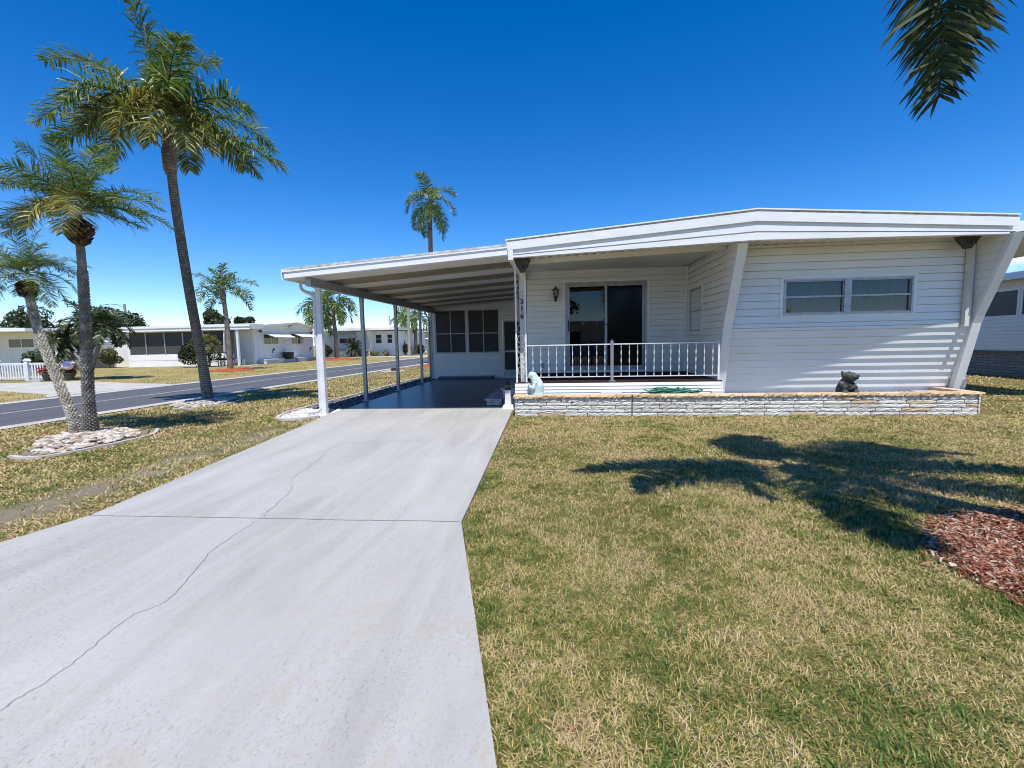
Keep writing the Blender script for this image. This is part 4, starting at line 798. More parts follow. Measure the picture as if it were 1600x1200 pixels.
# ================================================================ palms
def fronds(mb, specs, leaf, n, wid, seed, hang=.55, plum=.35, rach=.012, start=.16):
    """specs: list of (base, direction, length, droop) ; pinnate leaves as thin folded strips"""
    r = np.random.default_rng(seed)
    for sp_ in specs:
        base, d0, length, droop = sp_[:4]
        K = 16; p = np.array(base, float); d = np.array(d0, float); d /= np.linalg.norm(d); ds = length/K; pts = [p.copy()]; ds_ = [d.copy()]
        for i in range(K):
            d = d+np.array([0, 0, -droop*(.4+1.2*i/K)/K*2]); d /= np.linalg.norm(d); p = p+d*ds; pts.append(p.copy()); ds_.append(d.copy())
        pts, D = np.array(pts), np.array(ds_)
        mb.tube(pts, np.linspace(rach, rach*.25, K+1), 4)
        h = np.array([d0[0], d0[1], 0.]); h = h/np.linalg.norm(h) if np.linalg.norm(h) > .05 else np.array([1., 0, 0])
        side = np.cross(h, [0, 0, 1.]); side /= np.linalg.norm(side); roll = r.normal(0, .35) if len(sp_) < 5 else sp_[4]
        for s in (-1, 1):
            t = np.linspace(start, .995, n)+r.uniform(-.3, .3, n)/n; t = np.clip(t, .05, 1); x = t*K; i = np.minimum(x.astype(int), K-1); u = (x-i)[:, None]
            q = pts[i]*(1-u)+pts[i+1]*u; T = D[i]*(1-u)+D[i+1]*u; T /= np.linalg.norm(T, axis=1)[:, None]
            S0 = side-T*(T@side)[:, None]; S0 /= np.linalg.norm(S0, axis=1)[:, None]; Nn = np.cross(S0, T)
            cr_, sr_ = math.cos(roll), math.sin(roll); S1 = S0*cr_+Nn*sr_; N1 = -S0*sr_+Nn*cr_
            l = leaf*np.clip(1.25*np.sin(np.pi*np.clip(.16+t*.80, 0, 1))**.6, .25, 1.1)*r.uniform(.75, 1.1, n)
            fw = (.45+.75*t)[:, None]
            a = s*S1+fw*T*.8+N1*r.normal(.22, plum, (n, 1))+r.normal(0, .08, (n, 3)); a /= np.linalg.norm(a, axis=1)[:, None]
            g = np.array([0, 0, -1.]); b1 = a+g*hang*r.uniform(.1, .5, (n, 1)); b1 /= np.linalg.norm(b1, axis=1)[:, None]; b2 = b1+g*hang*r.uniform(.5, 1.5, (n, 1)); b2 /= np.linalg.norm(b2, axis=1)[:, None]
            L = l[:, None]; q1 = q+a*L*.35; q2 = q1+b1*L*.35; q3 = q2+b2*L*.3
            w = np.cross(a, N1+r.normal(0, .35, (n, 3))); w /= np.linalg.norm(w, axis=1)[:, None]; w *= wid/2*r.uniform(.7, 1.2, (n, 1))
            V = np.stack([q-w*.5, q+w*.5, q1+w, q1-w, q2+w*.8, q2-w*.8, q3], 1).reshape(-1, 3); o = np.arange(n)[:, None]*7
            n0 = mb.n; mb.v.append(V); mb.n += len(V); mb.f += [o+n0+np.array([[0, 1, 2, 3]]), o+n0+np.array([[3, 2, 4, 5]]), o+n0+np.array([[5, 4, 6]])]
def sph(az, el): return (math.cos(el)*math.cos(az), math.cos(el)*math.sin(az), math.sin(el))
def auto_specs(c, n, length, seed, el0=80, el1=-15, droop=1.0, r0=.05, jl=.15):
    r = random.Random(seed); o = []
    for i in range(n):
        t = (i+.5)/n; el = math.radians(el0+(el1-el0)*t**.8+r.uniform(-8, 8)); az = i*2.39996+seed+r.uniform(-.3, .3); d = sph(az, el)
        o.append(((c[0]+d[0]*r0, c[1]+d[1]*r0, c[2]-.12*t), d, length*(1+r.uniform(-jl, jl))*(.75+.25*min(1, t*2.5)), droop*(.7+.6*t)))
    return o
def boots(mb, c, r, h, n, seed):
    rr = np.random.default_rng(seed)
    for i in range(n):
        t = (i+.5)/n; a = i*2.39996; z = c[2]-h/2+h*t; R0 = r*math.sin(math.pi*(.12+.8*t))**.7; d = np.array([math.cos(a), math.sin(a), .75+rr.normal(0, .15)]); d /= np.linalg.norm(d)
        b0 = np.array([c[0]+math.cos(a)*R0*.45, c[1]+math.sin(a)*R0*.45, z-.02]); mb.bar(b0, b0+d*(R0*.75+.035), .055*r/.2, .022)
def dia(m_, amp, n0=0, n1=9999, helix=.5):
    return lambda a, i: 1+(amp*(np.abs(np.sin(m_*a/2+helix*i))*np.abs(np.sin(m_*a/2-helix*i))-.35) if n0 <= i < n1 else 0)
def palm(name, label, group, path, rads, crown, leaf, wid, nleaf, seed, mt, mf, boot=None, shaft=None, hang=.55, plum=.35, seg=18, n=60, fn=None, tmat=None, lower=None, rach=.014):
    base = path[0]; t = thing(name, label, 'palm tree', base, group)
    pts = spline(path, n); rr = np.interp(np.linspace(0, 1, n), np.linspace(0, 1, len(rads)), rads)
    m = MB(); m.tube(pts, rr, seg, fn); m.build('trunk', mt, t, fn is None)
    m = MB(); fronds(m, crown, leaf, nleaf, wid, seed, hang, plum, rach); m.build('crown', mf, t)
    if lower: m = MB(); fronds(m, lower, leaf, nleaf, wid, seed+1, hang, plum, rach); m.build('yellow_fronds', m_frondy, t)
    if boot: m = MB(); boots(m, *boot); m.build('frond_bases', m_fibre, t)
    if shaft: m = MB(); m.tube(spline(shaft[0], 14), np.interp(np.linspace(0, 1, 14), np.linspace(0, 1, len(shaft[1])), shaft[1]), 12, lambda a, i: 1+.12*np.sin(5*a+i)+.05*np.sin(11*a+3*i)); m.build('leaf_sheath', m_bark, t, True)
    return t
G1 = 'palms on the verge beside the carport'
# the tall queen palm
c = np.array((-7.62, 8.75, 5.70))
KL = 1.0
def rel(x, up, toward, L, dr): return (tuple(c+np.array((.04*x, -.04*toward, .03))), (x, -toward, up), L*KL, dr)
KL = .90
tall = [rel(-.70, .95, .1, 2.9, .8), rel(-.35, 1.1, -.4, 2.6, .8), rel(-.12, 1.2, .1, 2.7, .55), rel(.12, 1.1, -.3, 2.3, .9), rel(-1, .62, .15, 2.9, .85), rel(-1, .36, -.3, 2.7, .8), rel(-1, .16, .3, 2.2, .6),
        rel(1, .66, .1, 2.3, .95), rel(.9, .6, -.5, 2.3, 1.05), rel(.5, .8, .5, 1.8, 1.4), rel(1, -.22, .05, 2.95, .30), rel(.9, .05, -.5, 2.0, .9), rel(-.5, .6, -.9, 2.2, 1.1), rel(.2, .6, -1, 2.2, 1.1), rel(-.3, .6, .9, 2.0, 1.2), rel(.3, .9, .2, 2.0, 1.1)]
tally = [rel(.45, .45, .8, 2.0, 1.7), rel(.75, .4, .55, 1.9, 1.6), rel(.1, .5, .9, 1.9, 1.7), rel(-.35, .35, .7, 1.8, 1.3), rel(.6, .3, .2, 1.9, 1.5)]
palm('queen_palm', 'tallest palm, with a smooth ringed trunk leaning over the verge and a windswept crown', G1, [(-8.66, 10.5, -.02), (-8.45, 10.15, 1.0), (-8.12, 9.55, 2.6), (-7.84, 9.06, 4.2), (-7.66, 8.80, 5.2), (-7.63, 8.76, 5.5)], [.135, .105, .096, .088, .075, .068], [(q[0], q[1], q[2], q[3]*.85) for q in tall], .50, .029, 115, 21, m_trunk, m_frond, None, ([(-7.72, 8.87, 4.78), (-7.67, 8.81, 5.05), (-7.63, 8.77, 5.45), (-7.62, 8.75, 5.75)], [.09, .135, .10, .055]), .75, .45, n=110, lower=tally, rach=.02)
# the two leaning palms sharing one rock bed
KL = .82; c = np.array((-6.66, 5.98, 3.24))
mid = [rel(-1, .75, .1, 1.35, .8), rel(-.8, .55, .4, 1.4, .9), rel(-1, .35, -.2, 1.3, .8), rel(-1, .05, .2, 1.25, .7), rel(-.4, 1.0, .2, 1.2, .8), rel(.1, 1.1, .3, 1.1, .9), rel(.35, 1.1, -.2, 1.25, .8), rel(.55, .95, .2, 1.35, .9), rel(.8, .7, .3, 1.4, .9), rel(1, .5, -.1, 1.45, .9), rel(1, .3, .4, 1.4, .8), rel(1, -.05, .1, 1.45, .55), rel(1, -.35, .1, 1.3, .2), rel(-.8, -.15, .3, 1.15, .8), rel(-.4, .6, -.8, 1.3, .9), rel(.4, .6, -.8, 1.3, .9), rel(0, .7, -1, 1.3, 1.0), rel(-.7, .2, -.7, 1.3, .8), rel(.7, .2, -.7, 1.3, .8), rel(-.2, .8, .7, 1.1, 1.1), rel(-.75, .9, -.1, 1.35, 1.0), rel(.6, .75, .6, 1.3, 1.0), rel(-.6, .7, .6, 1.2, 1.1)]
midy = [rel(-.2, .45, .9, .95, 1.7), rel(.55, .2, .9, 1.0, 1.4), rel(-.6, .3, .6, .95, 1.5), rel(.6, .5, .7, 1.1, 1.2)]
palm('date_palm', 'upright middle palm of the pair in the rock bed, dark boot patterned trunk', G1, [(-7.22, 6.32, -.03), (-7.18, 6.30, .5), (-7.02, 6.22, 1.4), (-6.82, 6.09, 2.3), (-6.70, 6.0, 3.0), (-6.67, 5.98, 3.2)], [.10, .066, .058, .053, .05, .047], [(q[0], (q[1][0], q[1][1], q[1][2]+.14), q[2], q[3]*.72) for q in mid], .25, .013, 70, 31, m_trunkd, m_frond, ((-6.71, 6.01, 2.95), .135, .32, 120, 3), None, .5, .3, 36, 260, dia(9, .55, 0, 165, .62), lower=midy, rach=.010)
c = np.array((-8.28, 6.52, 2.52))
lef = [(tuple(c), d, l, dr) for (_, d, l, dr) in auto_specs(c, 20, .82, 5, 85, -5, .9)]+[rel(1, .1, .3, .95, 1.0), rel(-1, .4, .2, .9, .8), rel(.9, .7, .1, .9, .9)]
palm('date_palm', 'leftmost palm, pale rough trunk leaning left out of the shared rock bed', G1, [(-7.38, 6.28, -.03), (-7.55, 6.33, .4), (-7.86, 6.40, 1.05), (-8.13, 6.47, 1.7), (-8.26, 6.51, 2.25), (-8.28, 6.52, 2.42)], [.08, .057, .052, .049, .046, .044], lef, .2, .011, 44, 33, m_trunkl, m_frond, ((-8.275, 6.515, 2.26), .105, .24, 90, 5), None, .5, .3, 36, 240, dia(9, .6, 0, 200, .62), rach=.008)
# the palm beside the camera: its trunk stands just outside the picture, one frond hangs into it, its shade lies on the lawn
c = np.array((2.78, 2.46, 4.75))
near = [(tuple(c), (-.95, .10, .10), 2.5, .62), (tuple(c), (-.80, -.12, .10), 2.2, .9), (tuple(c), (.05, 1.0, .42), 2.0, .9), (tuple(c), (-.22, .95, .30), 1.6, .9), (tuple(c), (.95, .45, .25), 2.4, .7), (tuple(c), (1, .10, .2), 2.4, .7), (tuple(c), (.85, .55, .2), 2.3, .9), (tuple(c), (-.16, -1.0, .3), 1.8, .9), (tuple(c), (-.9, .02, .22), 2.3, .7), (tuple(c), (-.1, 1.0, .38), 1.9, .9), (tuple(c), (.2, -.6, 1), 2.0, .9), (tuple(c), (.9, -.4, .1), 2.2, .8), (tuple(c), (.6, .3, 1), 2.0, .9), (tuple(c), (1, .3, -.2), 2.2, .6)]
hang_ = [((2.70, 2.48, 4.7), (-.70, .12, -.30), 2.5, 2.76, .75), ((2.75, 2.58, 4.68), (-.50, .20, -.22), 2.22, 2.9, .95)]
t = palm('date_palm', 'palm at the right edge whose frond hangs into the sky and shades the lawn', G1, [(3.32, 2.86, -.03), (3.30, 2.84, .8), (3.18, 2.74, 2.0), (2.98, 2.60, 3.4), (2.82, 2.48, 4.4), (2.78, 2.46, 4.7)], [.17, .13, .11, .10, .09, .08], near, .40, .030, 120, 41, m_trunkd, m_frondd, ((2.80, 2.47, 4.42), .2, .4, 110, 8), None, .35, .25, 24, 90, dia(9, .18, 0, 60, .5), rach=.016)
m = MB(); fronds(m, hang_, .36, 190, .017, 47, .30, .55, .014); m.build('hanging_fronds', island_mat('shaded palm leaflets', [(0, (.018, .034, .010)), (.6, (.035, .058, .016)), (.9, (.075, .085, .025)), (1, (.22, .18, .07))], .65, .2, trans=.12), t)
# palms in the background
G2 = 'palms along the far side of the street'
def bgpalm(name, label, base, top, L, leaf, wid, n, seed, r=.11, mf=m_frond, el0=80, el1=-25, droop=1.1, nf=18, group=G2, hang=.6):
    b, tp = np.array(base), np.array(top)
    return palm(name, label, group, [tuple(b-(0, 0, .03)), tuple(b*.66+tp*.34+(.06, 0, 0)), tuple(b*.33+tp*.67+(.05, 0, 0)), tuple(tp)], [r*1.25, r, r*.9, r*.75], auto_specs(tp, nf, L, seed, el0, el1, droop), leaf, wid, n, seed, m_bark, mf, None, ([tuple(tp-(0, 0, .55)), tuple(tp-(0, 0, .25)), tuple(tp)], [r*.95, r*1.15, r*.5]), hang, .35, 10, 30, rach=.018)
bgpalm('queen_palm', 'slim palm in a red mulch ring in front of the screened house across the street', (-18.12, 23.76, 0), (-18.25, 23.8, 4.45), 1.75, .42, .045, 34, 51, .13, el1=5, droop=.9, nf=15)
bgpalm('queen_palm', 'bushy palm in a red mulch ring seen through the front of the carport', (-19.2, 38.4, 0), (-19.2, 38.0, 5.3), 2.7, .75, .07, 34, 52, .17, el1=-35, droop=1.5, nf=17, hang=.9)
bgpalm('queen_palm', 'palm with drooping fronds half hidden behind the front carport post', (-22.6, 41.5, 0), (-21.6, 40.6, 5.0), 2.5, .75, .07, 32, 53, .15, el1=-50, droop=1.6, nf=14, hang=.9)
bgpalm('queen_palm', 'tall palm rising above the carport roof behind the house', (-7.4, 26.2, 0), (-7.05, 26.0, 9.3), 2.1, .55, .042, 46, 61, .15, el1=-40, droop=1.5, nf=15, group=None, hang=.9)
bgpalm('queen_palm', 'arching palm beside the timber pole at the far end of the street', (-16.6, 52.5, 0), (-16.3, 52.0, 5.0), 2.9, .7, .08, 30, 55, .2, el1=-30, droop=1.6, nf=15, hang=.9)
bgpalm('queen_palm', 'small distant palm above the roof beyond the timber pole', (-25.5, 75, 0), (-25.5, 75, 5.4), 2.6, .7, .10, 26, 56, .16, el1=-10, nf=16)
bgpalm('queen_palm', 'small palm in front of the dark screens of the house across the street', (-23.3, 28.6, 0), (-23.35, 28.6, 1.75), 1.0, .28, .035, 26, 57, .06, m_frondy, 70, -10, nf=14)
# the garden palm with several heads
gp = thing('clustered_garden_palm', 'dark garden palm with three heads on bent stems behind the leaning palms', 'palm tree', (-20.4, 18.0, 0), G2)
for k, (hx, hy, hz, bx, L) in enumerate(((-21.45, 18.0, 1.75, -20.55, .95), (-20.65, 18.3, 2.65, -20.45, 1.1), (-19.3, 18.0, 2.40, -20.35, 1.15))):
    m = MB(); m.tube(spline([(bx, 18, -.03), (bx*.8+hx*.2, 18, .55), (bx*.4+hx*.6, 18, hz*.62), (hx, hy, hz)], 24), np.linspace(.09, .065, 24), 9); m.build('stem', m_bark, gp, True)
    m = MB(); fronds(m, auto_specs((hx, hy, hz), 18, L, 70+k, 80, -30, 1.1), .34, 34, .05, 80+k, .5, .3, .01); m.build('crown', m_frondd, gp)
    m = MB(); boots(m, (hx, hy, hz-.15), .17, .35, 40, 9+k); m.build('frond_bases', m_fibre, gp)
# sago
sg = thing('sago_palm', 'short dark sago palm with a stiff round head in front of the far white house', 'palm tree', (-21.1, 46.2, 0), G2)
m = MB(); m.tube([(-21.1, 46.2, -.03), (-21.1, 46.2, .6), (-21.1, 46.2, 1.0)], [.26, .24, .22], 10); m.build('trunk', m_bark, sg)
m = MB(); fronds(m, auto_specs((-21.1, 46.2, 1.0), 34, 1.5, 4, 75, -15, .7), .22, 30, .05, 91, .1, .12, .03, .1); m.build('crown', m_frondd, sg)
# mulch rings round them
def mulch_ring(name, label, x, y, rx, ry, seed, h=.12):
    r = np.random.default_rng(seed); mb = MB(); n = 26; V = [(x, y, h)]
    for q, hh in ((.5, h*.8), (1.0, .012)):
        for a in np.linspace(0, 2*np.pi, n, endpoint=False):
            k = 1+r.normal(0, .05); V.append((x+rx*q*k*math.cos(a), y+ry*q*k*math.sin(a), hh))
    F3 = [(0, 1+i, 1+(i+1) % n) for i in range(n)]; F4 = [(1+i, 1+n+i, 1+n+(i+1) % n, 1+(i+1) % n) for i in range(n)]
    mb.add(V, F3); mb.f.append(np.array(F4)); tag(mb.build(name, m_mulchf, org=(x, y, 0)), label, 'mulch ring', 'red mulch rings round palms')
mulch_ring('mulch_ring', 'red mulch ring at the foot of the slim palm in front of the screened house', -18.1, 23.7, 1.35, 1.1, 1)
mulch_ring('mulch_ring', 'red mulch ring under the bushy palm seen through the carport', -19.2, 38.3, 2.1, 1.7, 2, .18)
mulch_ring('mulch_ring', 'orange red mulch patch on the verge just left of the carport end wall', -7.1, 25.6, .75, 1.6, 3, .12)

# ================================================================ shrubs and trees
def leafcloud(c, r, n, size, seed, lumps=9, shell=.55, low=-.9, aspect=.5):
    """many leaf-sized faces round several lumps inside an ellipsoid"""
    g = np.random.default_rng(seed); c, r = np.array(c, float), np.array(r, float)
    L = g.normal(0, 1, (lumps, 3)); L /= np.linalg.norm(L, axis=1)[:, None]; L = L*g.uniform(.25, .68, (lumps, 1)); L[:, 2] = np.maximum(L[:, 2], low*.6)
    k = g.integers(0, lumps, n); d = g.normal(0, 1, (n, 3)); d /= np.linalg.norm(d, axis=1)[:, None]
    p = L[k]+d*(g.uniform(shell, 1, (n, 1))**.5)*g.uniform(.34, .5, (lumps, 1))[k]
    p[:, 2] = np.maximum(p[:, 2], low); C = c+p*r
    nn = d+g.normal(0, .6, (n, 3)); nn /= np.linalg.norm(nn, axis=1)[:, None]; a = np.cross(nn, g.normal(0, 1, (n, 3))); a /= np.linalg.norm(a, axis=1)[:, None]; b = np.cross(nn, a)
    s = size*g.uniform(.6, 1.4, (n, 1)); A, B = a*s, b*s*aspect
    V = np.stack([C-A, C-B, C+A, C+B], 1).reshape(-1, 3); mb = MB(); mb.add(V, np.arange(n*4).reshape(-1, 4)); return mb
def shrub(name, label, c, r, n, size, seed, mat=None, group=None, stems=5, cat='shrub', low=-.9):
    t = thing(name, label, cat, (c[0], c[1], 0), group)
    leafcloud(c, r, n, size, seed, low=low).build('foliage', mat or m_leaf, t)
    m = MB(); rr = random.Random(seed)
    for i in range(stems): m.tube([(c[0]+rr.uniform(-.2, .2)*r[0], c[1]+rr.uniform(-.2, .2)*r[1], -.03), (c[0]+rr.uniform(-.6, .6)*r[0], c[1]+rr.uniform(-.6, .6)*r[1], c[2]+r[2]*.3)], [.03, .015], 5)
    m.build('stem', m_bark, t); return t
# ================================================================ houses across the side street
def prow_roof(mb, f, u0, uk, u1, z0, zk, z1, d0, d1, th=.22):   # gable seen on its end: f(u,d,z)
    for a, b, za, zb in ((u0, uk, z0, zk), (uk, u1, zk, z1)):
        p = [f(a, d0, za-th), f(b, d0, zb-th), f(b, d1, zb-th), f(a, d1, za-th), f(a, d0, za), f(b, d0, zb), f(b, d1, zb), f(a, d1, za)]; mb.hexa(p)
def awning(parent, f, u0, u1, z, out_, drop, group=None):
    m = MB(); a = [(u0, 0, z), (u1, 0, z), (u1, out_, z-drop), (u0, out_, z-drop)]
    m.hexa([f(u, d, zz-.03) for u, d, zz in a]+[f(u, d, zz) for u, d, zz in a])
    n = 6
    for i in range(n+1):
        u = u0+(u1-u0)*i/n; m.bar(f(u, 0, z+.012), f(u, out_, z-drop+.012), .03, .02)
    o = m.build('awning', m_awning, parent)
    m = MB(); m.bar(f(u0+.08, .02, z-drop-.35), f(u0+.08, out_-.05, z-drop), .02); m.bar(f(u1-.08, .02, z-drop-.35), f(u1-.08, out_-.05, z-drop), .02); m.build('awning_brace', m_alu, o)
def win(parent, f, u0, u1, z0, z1, split=True, rows=0):
    m = MB(); uframe(m, f, u0-.05, u1+.05, z0-.05, z1+.05, .06, -.02, .03)
    if split: ubox(m, f, (u0+u1)/2-.025, (u0+u1)/2+.025, -.02, .028, z0, z1)
    for i in range(rows): zz = z0+(z1-z0)*(i+1)/(rows+1); ubox(m, f, u0, u1, -.02, .02, zz-.02, zz+.02)
    w = m.build('window', m_trim, parent)
    m = MB(); m.quad(f(u0, .004, z0), f(u1, .004, z0), f(u1, .004, z1), f(u0, .004, z1)); m.build('pane', P('dark pane', (.03, .034, .04), rough=.05), w); return w
# house 2: screened room towards us, gable end with two awnings towards the street
h = thing('mobile_home', 'white mobile home with a dark screened room and two awninged windows across the street', 'house', (-21.6, 30, 0), 'mobile homes across the side street')
E2, S2 = eastw(-21.6), front(30.0)
m = MB(); siding(m, lambda u, z: (-21.6, u, z), (1, 0, 0), 30.95, 38.9, .0, 2.72, .2, [(32.0, 33.75, 1.47, 2.2), (35.55, 37.3, 1.47, 2.28)]); m.quad((-21.6, 30.95, 2.7), (-21.6, 38.9, 2.7), (-21.6, 38.9, 2.85), (-21.6, 35.9, 3.1)); m.build('end_wall', m_white, h)
m = MB(); siding(m, lambda u, z: (u, 30.9, z), (0, -1, 0), -23.1, -21.6, .0, 2.6, .16); m.box(-33, -21.7, 31.2, 38.9, 0, 2.7); m.build('side_wall', m_white, h)
m = MB(); m.box(-21.72, -21.52, 30.86, 30.98, 0, 2.65); m.build('corner_post', m_trim, h)
m = MB(); prow_roof(m, E2, 30.75, 35.9, 39.2, 2.82, 3.22, 2.95, .45, -12, .16); m.build('roof', m_roof, h)
m = MB(); m.hexa([(-31.2, 29.55, 2.50), (-20.9, 29.55, 2.50), (-20.9, 31, 2.60), (-31.2, 31, 2.60), (-31.2, 29.55, 2.84), (-20.9, 29.55, 2.84), (-20.9, 31, 2.90), (-31.2, 31, 2.90)]); m.box(-31.25, -20.85, 29.50, 29.60, 2.70, 2.86); m.build('room_roof', m_fascia, h)
m = MB(); siding(m, lambda u, z: (u, 30.0, z), (0, -1, 0), -30.6, -23.1, .0, .88, .44); m.box(-30.62, -30.45, 29.97, 30.1, 0, 2.55); m.box(-30.6, -23.1, 29.98, 30.05, 2.44, 2.52)
m.build('room_wall', m_white, h)
for a, b in zip((-30.45, -29.12, -27.66, -26.25, -24.7), (-29.18, -27.72, -26.31, -24.76, -23.15)):
    m = MB(); m.quad((a, 30.03, .88), (b+.02, 30.03, .88), (b+.02, 30.03, 2.44), (a, 30.03, 2.44)); s_ = m.build('screen', m_screen, h); m = MB(); m.box(b, b+.07, 29.96, 30.06, .88, 2.46); m.build('mullion', m_alu, s_)
m = MB(); m.box(-22.0, -21.86, 29.62, 29.76, 0, 2.5); m.bar((-21.93, 29.7, 2.5), (-21.6, 29.6, 2.75), .07); m.bar((-23.05, 29.7, .0), (-22.9, 29.7, 2.5), .07); m.build('porch_post', m_post, h)
win(h, E2, 32.0, 33.75, 1.47, 2.2); win(h, E2, 35.55, 37.3, 1.47, 2.28)
awning(h, E2, 31.95, 34.6, 2.32, .95, .34); awning(h, E2, 35.5, 38.3, 2.38, .95, .34)
m = MB(); m.prism([(35.2, 2.86), (35.9, 3.05), (36.6, 2.86)], 0, -21.6, -21.45); m.box(-21.5, -21.42, 35.2, 36.6, 2.72, 2.80); m.build('gable_ornament', m_trim, h)
for yy in (31.4, 38.4): m = MB(); m.tube([(-21.5, yy, 2.45), (-21.35, yy, 2.4)], [.05, .13], 10); m.build('floodlight', m_black, h)
for yy in (33.0, 38.3):
    m = MB(); m.bar((-21.57, yy-.1, .8), (-21.57, yy+.12, 1.15), .05); m.bar((-21.55, yy, 1.0), (-21.55, yy+.25, 1.08), .05); m.build('wall_ornament', m_bronze, h)
k = MB()
for x, y in ((-25.5, 34.5), (-28.2, 34.0)): m = MB(); m.lathe([(.07, 0), (.07, .28), (.13, .30), (.13, .36), (.02, .42)], (x, y, 2.75), 8); m.build('roof_vent', m_alu, h)
pb = thing('breeze_block_screen', 'low grey patterned block wall at the corner of the screened house', 'wall', (-22.3, 29.9, 0)); m = MB()
for i in range(6):
    for j in range(2): x = -23.0+i*.22; z = .03+j*.22; uframe(m, front(29.95), x, x+.21, z, z+.21, .035, -.05, .03); m.bar((x+.03, 29.93, z+.03), (x+.18, 29.93, z+.18), .03); m.bar((x+.18, 29.93, z+.03), (x+.03, 29.93, z+.18), .03)
m.build('pierced_blocks', P('blue grey block', (.22, .26, .30)), pb)
for (ya, yb2, hh, lab) in ((31.2, 33.3, .36, 'pale stone planter box under the left awning across the street'), (35.3, 36.7, .36, 'pale stone planter box under the right awning across the street')):
    t = thing('planter_box', lab, 'planter', (-21.2, ya, 0), 'planter boxes along the screened house')
    m = MB(); m.box(-21.55, -20.95, ya, yb2, 0, hh-.06); course_blocks(m, eastw(-20.95), ya, yb2, 0, hh-.06, .4, 3, int(ya)); course_blocks(m, front(ya), -21.55, -20.95, 0, hh-.06, .4, 3, int(ya)+1); m.build('stone_courses', m_stone, t)
    m = MB(); m.box(-21.58, -20.90, ya-.03, yb2+.03, hh-.06, hh); m.build('coping', m_block, t)
m = MB(); m.box(-21.4, -21.1, 33.4, 35.2, 0, .28); m.box(-21.4, -21.1, 36.8, 39.0, 0, .28); tag(m.build('low_wall', m_conc), 'low grey kerb wall running between the planter boxes across the street', 'wall')
pt = thing('black_planter_pot', 'round black pot standing below the windows of the house across the street', 'pot', (-21.0, 34.3, 0)); m = MB(); m.lathe([(.2, .28), (.36, .42), (.40, .75), (.43, .78), (.43, .82), (.36, .80)], (-21.2, 34.4, 0), 16); m.build('bowl', m_black, pt)
bn = thing('porch_bench', 'slatted bench on the porch of the screened house across the street', 'bench', (-22.6, 29.6, 0)); m = MB()
for z in (.45, .5, .9): m.box(-23.3, -22.2, 29.5, 29.56, z, z+.05)
m.box(-23.3, -22.2, 29.3, 29.6, .42, .46); m.build('seat', m_black, bn)
for x in (-23.25, -22.25): m = MB(); m.box(x, x+.05, 29.55, 29.6, 0, 1.0); m.box(x, x+.05, 29.3, 29.35, 0, .45); m.build('leg', m_alu, bn)
# house 1 at the far left
h = thing('mobile_home', 'white mobile home behind the picket fence at the far left', 'house', (-33.5, 27.5, 0), 'mobile homes across the side street')
S1, E1 = front(27.5), eastw(-33.0)
m = MB(); siding(m, lambda u, z: (u, 27.5, z), (0, -1, 0), -38.6, -33.0, .0, 2.75, .17, [(-36.8, -34.9, 1.55, 2.12)]); siding(m, lambda u, z: (-33.0, u, z), (1, 0, 0), 27.5, 33.5, .0, 2.75, .17, [(28.6, 29.9, 1.5, 2.1), (31.2, 32.4, 1.5, 2.1)]); m.build('wall', m_white, h)
m = MB(); m.box(-33.1, -32.9, 27.42, 27.56, 0, 2.7); m.build('corner_post', m_trim, h)
m = MB(); m.hexa([(-42, 25.8, 2.66), (-33.3, 25.8, 2.55), (-33.0, 33.8, 2.65), (-42, 33.8, 2.75), (-42, 25.8, 3.05), (-33.3, 25.8, 2.75), (-33.0, 33.8, 2.85), (-42, 33.8, 3.15)]); m.build('roof', m_fascia, h)
win(h, S1, -36.8, -34.9, 1.55, 2.12); win(h, E1, 28.6, 29.9, 1.5, 2.1); win(h, E1, 31.2, 32.4, 1.5, 2.1); awning(h, E1, 28.5, 30.0, 2.2, .9, .36); awning(h, E1, 31.1, 32.5, 2.2, .9, .36)
m = MB(); m.box(-33.0, -32.9, 29.5, 33.2, .0, .75); m.build('skirting', m_conc, h)
m = MB(); m.box(-42, -38.6, 26.6, 27.6, 0, 1.2); m.box(-42, -38.55, 26.6, 27.6, 2.42, 2.62); m.box(-38.75, -38.55, 26.6, 26.75, 0, 2.6); pr = m.build('porch_wall', m_white, h)
m = MB(); m.box(-42, -38.75, 26.75, 26.8, 1.2, 2.42); m.build('screen', m_screen, pr)
m = MB(); m.box(-42, -38.5, 26.4, 26.62, 2.42, 2.60); m.build('porch_trim', m_teal, pr)
# house 3 beyond the palms
h = thing('mobile_home', 'long white mobile home with a broad front awning seen through the carport', 'house', (-21, 48, 0), 'mobile homes across the side street')
f3 = front(48.0)
m = MB(); siding(m, lambda u, z: (u, 48.0, z), (0, -1, 0), -26.5, -17.0, .0, 2.7, .2, [(-23.6, -21.8, 1.45, 2.0), (-19.5, -18.85, 1.4, 2.32), (-18.2, -17.65, 1.4, 2.32)]); m.build('front_wall', m_white, h)
m = MB(); m.quad((-17.0, 48, 0), (-17.0, 58, 0), (-17, 58, 2.7), (-17, 48, 2.7)); m.build('side_wall', m_white, h)
m = MB(); m.hexa([(-27, 46.6, 2.78), (-16.6, 46.6, 2.78), (-16.6, 58, 2.85), (-27, 58, 2.85), (-27, 46.6, 3.05), (-16.6, 46.6, 3.05), (-16.6, 58, 3.1), (-27, 58, 3.1)]); m.build('roof', m_roof, h)
m = MB(); m.prism([(46.7, 2.75), (47.98, 2.75), (47.98, .1), (47.75, .1)], 0, -19.95, -19.8); m.build('fin', m_trim, h)
m = MB(); m.box(-21.5, -20.0, 47.5, 47.98, .85, 2.7); m.build('front_panel', m_trim, h)
